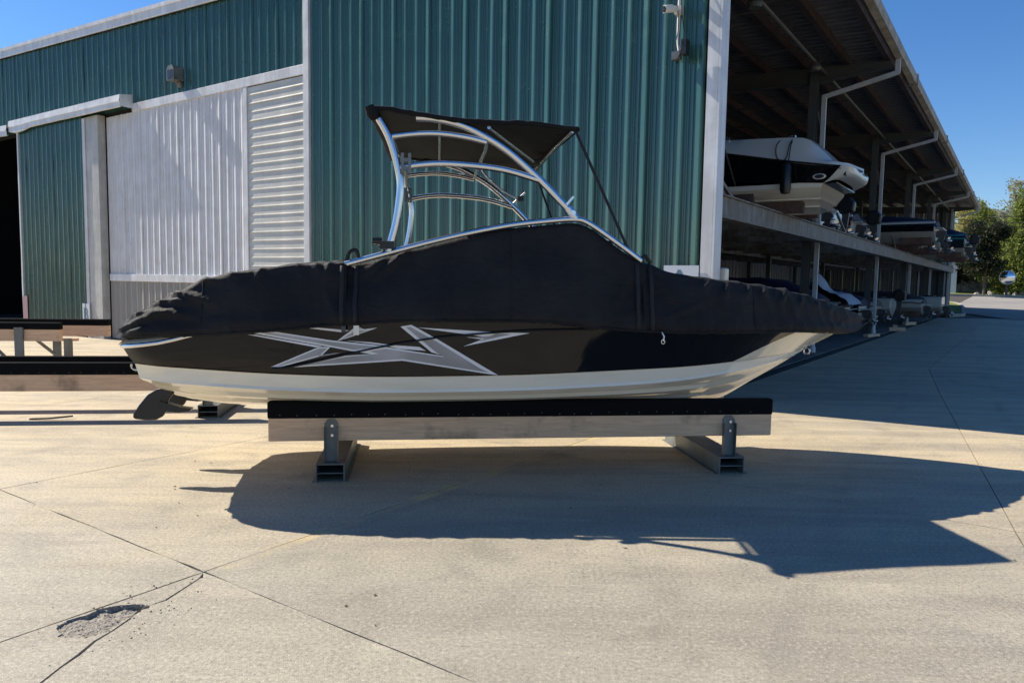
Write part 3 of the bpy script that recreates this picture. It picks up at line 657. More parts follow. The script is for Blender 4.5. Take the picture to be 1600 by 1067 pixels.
# steering keels below the platform with their forked pump guides
for y in (-.50, .12):
    mb = MB(); poly = [(-1.42, .86), (-1.55, .84), (-1.63, .79), (-1.71, .69), (-1.76, .61), (-1.765, .575), (-1.74, .56), (-1.65, .55), (-1.56, .553), (-1.50, .585), (-1.465, .65), (-1.455, .73), (-1.40, .80)]
    mb.prism(poly, y-.022, y+.022); o = mb.build('steering_fin', M['black'], boat); bv = o.modifiers.new('b', 'BEVEL'); bv.width = .014; bv.segments = 2
    mb = MB(); mb.prism([(-1.52, .73), (-1.34, .675), (-1.24, .66), (-1.26, .635), (-1.36, .625), (-1.50, .64)], y-.04, y+.04)
    mb.build('pump_guide', M['black'], boat)
mb = MB(); mb.tube([(5.06, 0, 1.19)]+[(5.10+.035*math.cos(a), 0, 1.165+.035*math.sin(a)) for a in np.linspace(2.4, -3.6, 12)], .008, 6); mb.build('bow_eye', M['chrome'], boat, 40)
mb = MB(); mb.tube([(-1.60+.04*math.cos(a), -.86, 1.10+.04*math.sin(a)) for a in np.linspace(2.9, 6.5, 10)], .009, 6); mb.build('stern_eye', M['chrome'], boat, 40)
# silver side rail the tower stands on
TUB = [(.21, 2.00), (.98, 2.22), (1.54, 2.35), (1.91, 2.405), (2.18, 2.43), (2.31, 2.40), (2.55, 2.25), (2.80, 2.08)]
for sg in (-1, 1):
    mb = MB(); mb.tube(curve([(x, sg*1.2, z) for x, z in TUB], 6), .026, 10); mb.build('side_rail', M['chrome'], boat, 50)
mb = MB(); mb.tube(curve([(2.50, -1.18, 2.27), (2.70, -.6, 2.22), (2.75, 0, 2.2), (2.70, .6, 2.22), (2.50, 1.18, 2.27)], 6), .02, 8); mb.build('windshield_rail', M['chrome'], boat, 50)
# tower
tower = empty('tower'); tower.parent = boat
def tb(name, pts, r, parent=tower, m='chrome', n=12, cn=6, flat=1.): mb = MB(); mb.tube(curve(pts, cn), r, n, flat=flat); return mb.build(name, M[m], parent, 50)
for sg in (-1, 1):
    k = 1.
    Y = lambda z: sg*(1.2-.02*(z-2.3)); DXT = .09 if sg > 0 else 0.
    P2 = lambda L: [(x+DXT, Y(z), z) for x, z in L]
    tb('rear_leg', P2([(.57, 2.12), (.60, 2.22), (.635, 2.36), (.66, 2.53), (.67, 2.69), (.645, 2.84), (.60, 3.00), (.55, 3.12), (.49, 3.22)]), .032)
    tb('front_leg', P2([(2.20, 2.44), (2.07, 2.57), (1.84, 2.79), (1.58, 3.0), (1.34, 3.135), (1.16, 3.205), (.97, 3.24), (.80, 3.245)]), .033)
    tb('upper_bar', P2([(.60, 3.08), (.80, 3.11), (1.0, 3.12), (1.22, 3.10), (1.40, 3.065)]), .026)
    tb('middle_bar', P2([(.67, 2.82), (.85, 2.855), (1.1, 2.87), (1.53, 2.84), (1.88, 2.755)]), .030)
    mb = MB(); mb.box(.50, .62, Y(2.2)-.045, Y(2.2)+.045, 2.135, 2.20); mb.tube([(.44, Y(2.2)-.02, 2.20), (.52, Y(2.2)-.02, 2.20)], .035, 10); mb.build('leg_clamp', M['black'], tower, 40)
    mb = MB(); mb.tube([(2.12+DXT, Y(2.5), 2.525), (2.18+DXT, Y(2.5), 2.455)], .042, 12); mb.tube([(2.16+DXT, Y(2.5)-.01, 2.48), (2.16+DXT, Y(2.5)-.052, 2.48)], .024, 10); mb.bar((2.10+DXT, Y(2.5)-.04, 2.55), (2.16+DXT, Y(2.5)-.04, 2.62), .02, .02); mb.build('hinge', M['chrome'], tower, 40)
    mb = MB(); mb.box(.675, .70, Y(2.9)-.045, Y(2.9)+.03, 2.77, 2.94); mb.box(.735, .76, Y(2.9)-.045, Y(2.9)+.03, 2.77, 2.94); mb.box(.7005, .7345, Y(2.9)-.04, Y(2.9)-.02, 2.80, 2.83); mb.box(.7005, .7345, Y(2.9)-.04, Y(2.9)-.02, 2.87, 2.90); mb.build('rack_bracket', M['galv'], tower, 40)
for n_, x, z in (('cross_bar', .54, 3.13), ('cross_bar', 1.40, 3.08), ('cross_bar', .62, 2.95)):
    tb(n_, [(x, -1.18, z), (x+.05, -.6, z+.03), (x+.07, 0, z+.04), (x+.08, .6, z+.03), (x+.09, 1.18, z)], .019)
# sun canopy on the tower
can = empty('canopy'); can.parent = boat
NL, NR, FL, FR = Vector((.43, -1.22, 3.30)), Vector((2.18, -1.22, 3.215)), Vector((.54, 1.22, 3.315)), Vector((2.20, 1.22, 3.20))
def canp(a, b, dz=0):
    p = NL.lerp(NR, a).lerp(FL.lerp(FR, a), b); z = p.z+.035*math.sin(b*math.pi)+.012*math.sin(a*math.pi*3+.6)*(1-b*.5)+.008*N3(a*7, b*6)-.012*math.sin(a*math.pi)
    return (p.x, p.y, z+dz)
mb = MB(); na, nb_ = 40, 24
mb.grid([[canp(i/na, j/nb_, .0) for j in range(nb_+1)] for i in range(na+1)]); mb.grid([[canp(i/na, j/nb_, -.012) for j in range(nb_+1)] for i in range(na+1)])
mb.build('canopy_cloth', M['canopy'], can, 60)
mb = MB(); mb.tube([canp(i/60, 0, -.010+.008*N3(i*.3, 2)) for i in range(61)], [.020+.009*abs(N3(i*.4, 5)) for i in range(61)], 8)
mb.tube([canp(i/60, 1, -.01) for i in range(61)], .022, 8); mb.tube([canp(0, i/20, -.03) for i in range(21)], [.045+.012*N3(i*.6, 5) for i in range(21)], 10); mb.tube([canp(1, i/20, -.012) for i in range(21)], .028, 8)
mb.build('canopy_hem', M['canopy'], can, 60)
# small rolled end, lit by the sun
mb = MB(); mb.tube([Vector(canp(0, 0))+Vector((-.02, -.03, .00)), Vector(canp(0, 0))+Vector((.01, -.02, -.06)), Vector(canp(0, 0))+Vector((.02, 0, -.10))], [.04, .05, .03], 10); mb.build('canopy_hem', M['canopy'], can, 60)
for a, b in (((1.42, -1.18, 3.19), (2.08, .35, 3.15)),): tb('canopy_strut', [a, Vector(a).lerp(Vector(b), .5), b], .016, can)
tb('front_bow', [(2.15, -1.2, 3.185), (2.155, -.4, 3.19), (2.165, .4, 3.18), (2.17, 1.2, 3.16)], .017, can)
tb('rear_bow', [(1.0, -1.18, 3.24), (1.04, 0, 3.28), (1.08, 1.18, 3.25)], .015, can)
tb('canopy_strut', [(1.90, 1.2, 2.74), (2.0, 1.2, 2.84), (2.10, 1.2, 2.93)], .014, can)
tb('canopy_strut', [(1.56, 1.2, 3.24), (1.60, 1.2, 3.15), (1.70, 1.2, 3.05), (1.86, 1.2, 2.93), (2.04, 1.2, 2.85)], .012, can)
MB().box(2.01, 2.08, 1.17, 1.23, 2.83, 2.89).build('strut_clamp', M['black'], can); MB().box(2.05, 2.12, .3, .4, 3.12, 3.18).build('strut_clamp', M['black'], can)
def web(name, pts, wd, parent, th=.004, m='rubber'):
    mb = MB(); pts = [Vector(p) for p in pts]
    for a, b in zip(pts, pts[1:]): mb.bar(a, b, wd, th)
    return mb.build(name, M[m], parent)
web('canopy_strap', [(2.17, -1.21, 3.19), (2.70, -1.21, 2.12)], .010, can, .024); web('canopy_strap', [(2.22, 1.21, 3.17), (2.42, 1.21, 2.66), (2.60, 1.2, 2.25)], .010, can, .024)

# star decal on the near and far side
def hpx(u_, v_):        # decal design grid -> hull side (x, z)
    return (-.55+u_*.00105*1.0, v_)
DX = lambda X: -.627+ (X/3.3333)*.005365
def dpt(X, Y, off):
    x = DX(X); z0 = 1.59+.006*(x-.9)-(Y/3.3333)*.00567
    # find side surface point with this x, z
    lo, hi = 0., 1.
    for _ in range(24):
        v = (lo+hi)/2
        a, b = 0., 1.
        for _k in range(24):
            s = (a+b)/2
            if side_pt(s, v).x < x: a = s
            else: b = s
        if side_pt(s, v).z < z0: lo = v
        else: hi = v
    p = side_pt(s, v); return (p.x, -(p.y+off), p.z)
def inset(poly, w_):
    n = len(poly); out = []; ar = sum(poly[i][0]*poly[(i+1) % n][1]-poly[(i+1) % n][0]*poly[i][1] for i in range(n)); sg = 1 if ar > 0 else -1
    L = []
    for i in range(n):
        a, b = Vector(poly[i]), Vector(poly[(i+1) % n]); d = (b-a).normalized(); nn = Vector((-d.y, d.x))*sg; L.append((a+nn*w_, d))
    for i in range(n):
        (a, d), (b, e) = L[i-1], L[i]; cr = d.x*e.y-d.y*e.x
        if abs(cr) < 1e-4: out.append(tuple(b)); continue
        t = ((b-a).x*e.y-(b-a).y*e.x)/cr; q = a+d*t; o = Vector(poly[i]); lim = w_*6
        if (q-o).length > lim: q = o+(q-o).normalized()*lim
        out.append(tuple(q))
    return out
def decal(mb, poly, off, mi=0):
    pts = []; n = len(poly)
    for i in range(n):
        a, b = Vector(poly[i]), Vector(poly[(i+1) % n]); k = max(1, int((b-a).length/60))
        pts += [a.lerp(b, j/k) for j in range(k)]
    m_ = len(pts); ring = [tuple(p) for p in pts]; ed = [(i, (i+1) % m_) for i in range(m_)]
    xs = [p[0] for p in ring]; ys = [p[1] for p in ring]
    for X in np.arange(min(xs), max(xs), 55):
        for Y in np.arange(min(ys), max(ys), 30):
            if inpoly(X, Y, ring): pts.append(Vector((X, Y)))
    vs, es, fs, *_r = delaunay_2d_cdt(pts, ed, [], 0, 1e-4)
    F = [tuple(f) for f in fs if inpoly(sum(vs[i][0] for i in f)/3, sum(vs[i][1] for i in f)/3, ring)]
    used = sorted({i for f in F for i in f}); mp = {k: i for i, k in enumerate(used)}
    P3 = [dpt(vs[i][0], vs[i][1], off) for i in used]
    mb.add(P3, [tuple(mp[i] for i in f) for f in F], mi)
star_white = [
 [(60, 101), (140, 88), (450, 134), (730, 163), (720, 170), (565, 190), (430, 165)],
 [(25, 106), (70, 108), (405, 164), (370, 169)],
 [(135, 270), (385, 168), (445, 168), (402, 208), (500, 196), (380, 218), (185, 270)],
 [(250, 272), (520, 212), (655, 204), (570, 190), (735, 168), (1052, 218), (975, 196), (810, 64), (868, 55), (1005, 128), (1342, 321), (820, 239)],
 [(525, 135), (650, 143), (770, 158), (910, 168), (945, 188), (800, 177), (730, 160)],
 [(895, 68), (1310, 92), (1505, 97), (1145, 166), (1245, 130), (1160, 118), (1275, 118), (950, 76)],
 [(265, 66), (330, 66), (545, 84), (505, 93)], [(300, 62), (440, 52), (425, 66)],
 [(480, 137), (545, 90), (580, 60), (620, 78), (690, 70), (530, 124)]]
star_grey = [inset(star_white[0], 8), inset(star_white[2], 7), [(300, 262), (530, 218), (700, 203), (650, 190), (735, 178), (1045, 222), (1000, 196), (840, 68), (862, 66), (1000, 140), (1240, 283), (1290, 305), (820, 230)], [(1180, 120), (1290, 112), (1320, 100), (1400, 103), (1230, 140), (1260, 126)], [(500, 130), (560, 95), (640, 82), (540, 116)]]
mb = MB()
for p in star_white: decal(mb, p, .0025)
mb.build('star_graphic', M['decal_white'], boat)
mb = MB()
for p in star_grey: decal(mb, p, .0045)
mb.build('star_graphic', M['decal_grey'], boat)
mb = MB(); mb.tube([Vector(dpt(X, Y, .014)) for X, Y in ((140, 278), (215, 274), (340, 248), (500, 212), (650, 178), (800, 150), (1000, 120), (1250, 98), (1500, 84), (1680, 80), (1860, 78))], .0085, 6)
mb.build('hull_black_line', M['rubber'], boat, 50)  # thin black line running along the hull side

# ------------------------------------------------------------------ cover
cov = empty('boat_cover', BO, YAW, label='black canvas mooring cover strapped over the boat on the stand', cat='boat cover')
CL = [(-1.83, 1.335), (-1.6, 1.36), (-1.3, 1.385), (-1.07, 1.39), (-.48, 1.43), (.25, 1.50), (.9, 1.535), (1.9, 1.535), (2.4, 1.48), (3.1, 1.445), (4.1, 1.44), (4.86, 1.43), (5.34, 1.405), (5.6, 1.45), (5.80, 1.50)]
ZS = [(-1.83, 1.36), (-1.72, 1.44), (-1.58, 1.51), (-1.41, 1.60), (-1.27, 1.68), (-1.1, 1.775), (-.83, 1.885), (-.61, 1.93), (-.15, 2.00), (.19, 2.01)]
ZM = [(.17, 1.96), (.98, 2.19), (1.54, 2.32), (1.91, 2.375), (2.18, 2.40), (2.31, 2.37), (2.55, 2.22), (2.84, 2.04)]
ZB = [(2.80, 2.06), (2.9, 2.04), (3.05, 1.985), (3.24, 1.96), (3.52, 1.93), (3.81, 1.90), (4.15, 1.86), (4.5, 1.81), (4.85, 1.74), (5.2, 1.66), (5.5, 1.59), (5.7, 1.545), (5.81, 1.515)]
def section(x, kind, n=22):
    b = hb(x)+.048; cl = sm(CL, x); zs = sm({0: ZS, 1: ZM, 2: ZB}[kind], x)
    if kind == 0: ys = b*.90; crown = .02
    elif kind == 1: ys = 1.17; crown = -.10
    else: ys = b*.88; crown = .02
    if kind == 2: crown *= min(1, (5.8-x)/1.5)
    h = zs-cl
    if kind == 1: pts = [(b-.05, cl-.012), (b+.004, cl+.01), (b+.005, cl+.10*h), (b-.02, cl+.32*h), (ys+.045, cl+.72*h), (ys+.015, cl+.94*h), (ys-.02, zs), (ys*.9, zs-.02), (ys*.5, zs+crown*.8), (0, zs+crown)]
    else: pts = [(b-.05, cl-.012), (b+.004, cl+.01), (b+.012, cl+.14*h), (b-.02, cl+.38*h), (ys+(b-ys)*.60, cl+.70*h), (ys+(b-ys)*.28, cl+.90*h), (ys, zs), (ys*.75, zs+crown*.5), (ys*.4, zs+crown*.9), (0, zs+crown)]
    c = curve([(0, y, z) for y, z in pts], 6)
    L = [0.]
    for p, q in zip(c, c[1:]): L.append(L[-1]+(q-p).length)
    out = []
    for k in range(n+1):
        d = L[-1]*k/n; i = max(0, min(len(c)-2, next((j for j in range(len(L)-1) if L[j+1] >= d), len(c)-2)))
        f = (d-L[i])/max(1e-6, L[i+1]-L[i]); out.append(c[i].lerp(c[i+1], f))
    return out
CRS = {0: [(-1.76, .10, -1.22, .17, .05), (-1.66, .22, -1.00, .13, .045), (-1.52, .27, -1.08, .21, .05), (-1.34, .32, -.84, .18, .042), (-1.18, .35, -.72, .28, .035), (-1.74, .05, -1.38, .09, .04), (-1.0, .38, -.90, .29, .03), (-.46, .37, -.52, .28, .035), (-.06, .38, .0, .28, .04), (.10, .37, .05, .26, .035), (-.75, .34, -.66, .30, .03), (-1.45, .38, -1.2, .31, .035), (-1.6, .33, -1.38, .29, .035), (.05, .2, .16, .05, .02), (-.9, .10, -.2, .06, .012)],
       1: [(.62, .38, .36, .27, .03), (.80, .39, .46, .25, .032), (1.0, .40, .86, .36, .02), (.40, .36, .27, .33, .03), (.32, .25, .42, .05, .018), (2.70, .28, 2.5, .1, .016), (2.74, .1, 2.2, .04, .014), (1.2, .30, 1.05, .06, .010), (2.0, .33, 2.15, .08, .010)],
       2: [(2.95, .30, 3.25, .12, .022), (3.0, .10, 3.5, .22, .016), (3.3, .32, 3.75, .12, .016), (3.7, .34, 3.62, .24, .05), (3.95, .36, 3.86, .25, .05), (4.12, .36, 4.06, .27, .045), (4.38, .38, 4.28, .25, .05), (4.62, .38, 4.52, .26, .045), (4.84, .38, 4.76, .28, .04), (5.05, .38, 4.98, .28, .035), (3.5, .33, 3.42, .27, .04), (4.4, .2, 4.6, .05, .018), (4.0, .22, 4.15, .06, .016), (4.9, .2, 5.1, .05, .016), (5.3, .3, 5.1, .12, .018)]}
def creases(x, g, kind):
    t_ = 0
    for x0, g0, x1, g1, h in CRS[kind]:
        G = 1.9                                        # metres of cloth from hem to centre line
        ax, ay, bx, by = x0, g0*G, x1, g1*G; px, py = x-ax, g*G-ay; dx, dy = bx-ax, by-ay; L2 = dx*dx+dy*dy
        u_ = (px*dx+py*dy)/L2
        if u_ < -.15 or u_ > 1.15: continue
        d = abs(px*dy-py*dx)/math.sqrt(L2)+.012*N3(x*7, g*14, x0); wd = .055*(.55+.6*u_)
        if d < wd*1.6:
            e = max(0, min(1, (u_+.15)/.3))*max(0, min(1, (1.15-u_)/.4))
            t_ += h*(.72 if kind else .85)*e*max(0, 1-abs(d)/wd)**1.25*(1 if g < .31 else max(.15, 1-(g-.31)/.05))
    return t_
def wrinkle(x, g, kind, sg):
    """outward push in metres; g runs 0 at the hem .. 1 at the centre line"""
    w_ = .012*N3(x*1.3+g*2, g*2.2, sg+7)+.007*N3(x*2.1, g*3, sg)+.004*N3(x*6+g*5, g*4-x, sg+3)
    hem = math.exp(-g*9)
    w_ += hem*.010*(1-abs(N3(x*11, 1, sg))*2.4)
    w_ += creases(x, g, kind)
    if kind == 2:                                     # gathers over the bow shoulder
        e = min(1, max(0, (x-3.1)/.7))*min(1, max(0, (5.6-x)/.5))
        ph = x*10.5+2.2*N3(x*1.7, 9)+g*3.2
        rg = (1-abs(math.sin(ph)))**2
        band = math.exp(-((g-.37)/.15)**2)
        w_ += e*(.018*rg*band+.010*(1-abs(math.sin(ph*1.7+g*4)))*math.exp(-((g-.25)/.2)**2))
        w_ += .014*math.exp(-((x-2.95)/.14)**2)*math.sin(g*23+x*6)
    if kind == 0:
        e = max(0, min(1, (-.95-x)/.5))
        r1 = 1-abs(math.sin(x*8.0-g*9+1.5*N3(x*2, g*2, 4))); r2 = 1-abs(math.sin(x*3.0+g*13+2*N3(x*3, g*3, 8)))
        w_ += e*(.018*r1**3*math.exp(-((g-.34)/.20)**2)+.022*r2**4*math.exp(-((g-.20)/.14)**2))
        e2 = max(0, min(1, (x+1.0)/.5))
        w_ += e2*.030*(1-abs(math.sin(x*6.1+g*4+2.6*N3(x*1.4, 3))))**4*.5*math.exp(-((g-.34)/.10)**2)
        w_ += .018*math.exp(-((x-.04)/.16)**2)*math.exp(-((g-.5)/.15)**2)*(.5+.5*math.sin(x*40+g*30))
        w_ += .012*math.exp(-((x-.17)/.10)**2)*math.sin(g*26)
    if kind == 1:
        w_ += .012*math.exp(-((x-.22)/.12)**2)*math.sin(g*20)+.010*math.exp(-((x-2.76)/.12)**2)*math.sin(g*24)
        w_ += .020*(1-abs(math.sin(x*5.2-g*10)))**6*math.exp(-((x-.7)/.3)**2)*math.exp(-((g-.36)/.10)**2)
        w_ += .010*(1-abs(math.sin((x-1)*2.2+g*5+N3(x, g*2))))**4*(1-g)
    return w_
def panel(name, x0, x1, kind, nx, n=72):
    rows = []
    for i in range(nx+1):
        x = x0+(x1-x0)*i/nx; sec = section(x, kind, n); row = []
        full = [(-1, k) for k in range(n+1)]+[(1, k) for k in range(n-1, -1, -1)]
        for sg, k in full:
            p = sec[k]; a = sec[max(0, k-1)]; b = sec[min(n, k+1)]; t = (b-a).normalized(); nn = Vector((0, t.z, -t.y))
            if k == n: nn = Vector((0, 0, 1))
            elif nn.y < 0 and nn.z < 0: nn = -nn
            g = k/n; wv = wrinkle(x, g, kind, sg) if 0 < k else 0
            y = p.y+nn.y*wv; z = p.z+nn.z*wv
            row.append((x+(.0 if k else 0), sg*y, z))
        rows.append(row)
    mb = MB(); mb.grid(rows); o = mb.build(name, M['cover'], cov, 75)
    so = o.modifiers.new('t', 'SOLIDIFY'); so.thickness = .006; so.offset = -1
    return o
panel('stern_cover', -1.83, .225, 0, 150); panel('middle_cover', .21, 2.84, 1, 170); panel('bow_cover', 2.81, 5.80, 2, 220)
# closing flaps at both ends
for x, kind in ((-1.83, 0), (5.80, 2)):
    sec = section(x, kind, 26); ring = [(x, -p.y, p.z) for p in sec]+[(x, p.y, p.z) for p in sec[::-1][1:]]
    mb = MB(); mb.add(ring, [tuple(range(len(ring)))]); mb.build('end_flap', M['cover'], cov)
# webbing straps round the two seams, hem cord, buckles
def girdle(x, kind, wd=.035, off=.012):
    sec = section(x, kind, 26); rows = []
    for dx in (-wd/2, wd/2):
        rows.append([(x+dx+.006*N3(k*.4, x), -(p.y+off+abs(wrinkle(x, k/26, kind, -1))), p.z+off*k/26) for k, p in enumerate(sec)])
    mb = MB(); mb.grid(rows); o = mb.build('strap', M['rubber'], cov, 60); so = o.modifiers.new('t', 'SOLIDIFY'); so.thickness = .006; return o
for x, k in ((.19, 0), (.30, 1), (2.76, 1), (2.89, 2)): girdle(x, k)
for x, k in ((-.95, 0), (1.62, 1), (3.95, 2)): g_ = girdle(x, k, .012, .004); g_.name = 'seam'; g_.data.materials[0] = M['cover']
mb = MB()
for sg in (-1, 1): mb.tube([(x, sg*(hb(x)+.055), sm(CL, x)+.004+.006*N3(x*5, 2)) for x in np.linspace(-1.75, 5.75, 150)], .011, 6)
mb.build('hem_cord', M['cover'], cov, 50)
mb = MB(); mb.box(.29, .335, -1.335, -1.318, 1.41, 1.49); mb.build('buckle', M['gel_white'], cov); MB().box(.19, .225, -1.335, -1.318, 1.43, 1.485).build('buckle', M['drivegrey'], cov)
mb = MB(); mb.tube([(2.98, -1.29, 1.45), (3.0, -1.30, 1.41), (2.99, -1.30, 1.37)], .006, 6); mb.tube([(2.99+.016*math.cos(a), -1.30, 1.365+.02*math.sin(a)) for a in np.linspace(0, 6.3, 12)], .004, 5); mb.build('hook', M['chrome'], cov, 40)
for L_ in ([(.22, -1.17, 2.02), (.245, -1.19, 2.10), (.30, -1.18, 2.12), (.32, -1.17, 2.05)], [(2.78, -1.17, 2.06), (2.83, -1.20, 2.12), (2.89, -1.18, 2.06)]): mb = MB(); mb.tube(curve(L_, 4), .018, 6); mb.build('strap_end', M['rubber'], cov, 50)

# ------------------------------------------------------------------ stands
def bunk_stand(loc, rz, label, u0, u1, feet, vdepth=1.24, posts=True, l0=-.06, group='timber boat stands'):
    st = empty('boat_stand', loc, rz, label=label, cat='boat stand', group=group)
    for k, y in enumerate((.06, vdepth)):
        mb = MB(); mb.box(u0+.004, u1-.004, y, y+.09, .362, .585); o = mb.build('timber_beam', M['wood'], st); bv = o.modifiers.new('b', 'BEVEL'); bv.width = .006
        mb = MB(); mb.box(u0-.004, u1+.004, y-.009, y+.099, .574, .735); o = mb.build('carpet_pad', M['carpet'], st); bv = o.modifiers.new('b', 'BEVEL'); bv.width = .018; bv.segments = 3
        mb = MB()
        for i in range(int((u1-u0)/.165)):
            x = u0+.1+i*.165+random.uniform(-.02, .02); z = .607+random.uniform(-.006, .01); mb.box(x-.004, x+.004, y-.0125, y-.009, z-.004, z+.004)
        o = mb.build('staple', M['galv'], st); o['kind'] = 'stuff'
    for f in feet:
        mb = MB(); x0, x1 = f-.13, f+.13; L0, L1 = l0, vdepth+.28
        mb.box(x0, x1, L0, L1, .160, .172); mb.box(x0, x0+.010, L0, L1, .0, .159); mb.box(x1-.010, x1, L0, L1, .0, .159)
        mb.box(x0+.011, x1-.011, L0+.015, L1-.015, .075, .083); mb.box(x0-.035, x0-.001, L0, L1, .0, .008); mb.box(x1+.001, x1+.035, L0, L1, .0, .008)
        mb.build('foot_channel', M['galv'], st)
        for yy, s2 in ((.055, -1), (vdepth+.095, 1)):
            mb = MB(); w2 = .062; pr = [(f-w2, .173), (f+w2, .173), (f+w2, .53), (f+w2-.03, .57), (f-w2+.03, .57), (f-w2, .53)]
            y0_, y1_ = (yy-.012, yy) if s2 < 0 else (yy, yy+.012)
            mb.prism(pr, y0_, y1_); 
            for sx in (-1, 1): mb.box(f+sx*w2-.005*(sx > 0), f+sx*w2+.005*(sx < 0), min(y0_, y0_+s2*.05), max(y0_, y0_+s2*.05) if s2 > 0 else y0_, .174, .50)
            mb.build('upright', M['galv'], st)
            mb = MB()
            for zz in (.53-.02, .42): mb.lathe([(0, .012), (.014, .012), (.018, .0), (.018, -.004)], 8, 0, Matrix.Translation((f+.01, y0_-.004 if s2 < 0 else y1_, zz)) @ Matrix.Rotation(R(90)*(1 if s2 < 0 else -1), 4, 'X'))
            mb.build('bolt', M['chrome'], st, 40)
    return st
SO = BO-V_*.69
bunk_stand(SO, YAW, 'timber and steel stand with black padded beams carrying the covered boat', -.546, 4.40, (.03, 3.935))
# empty stand behind the stern and another further back
A0 = Vector((-4.28, 9.60, 0)); st2 = bunk_stand(A0, R(7.9), 'long empty timber stand with black pads on the concrete behind the boat stern', -5.2, .62, (.26, -4.4), vdepth=.85, l0=.02)
stB = empty('boat_stand', Vector((-9.35, 14.75, 0)), R(7.5), label='smaller empty timber stand on braced posts, further back in front of the sliding door', cat='boat stand', group='timber boat stands')
for y, x1 in ((0, .22), (1.35, .62)):
    MB().box(-4, x1, y, y+.14, .52, .76).build('timber_beam', M['wood'], stB); o = MB().box(-4, x1+.01, y-.01, y+.15, .75, .895).build('carpet_pad', M['carpet'], stB)
    bv = o.modifiers.new('b', 'BEVEL'); bv.width = .015
for x, y in ((-.52, -.06), (-.52, 1.5), (.04, .75)):
    mb = MB(); mb.box(x-.08, x+.08, y, y+.05, .0, .80 if y != .75 else .52); mb.build('post', M['galv'], stB)
MB().box(-.56, .22, .76, .86, .46, .519).build('timber_tie', M['wood'], stB)
for x in (-.62, .0):
    mb = MB(); mb.bar((x-.62+.06, -.03 if x < -.1 else .7, .62 if x < -.1 else .5), (x, -.03 if x < -.1 else .7, .02), .05, .05); mb.build('brace', M['galv'], stB)
mb = MB(); mb.box(-3, .3, -.1, 1.6, .005, .02); 

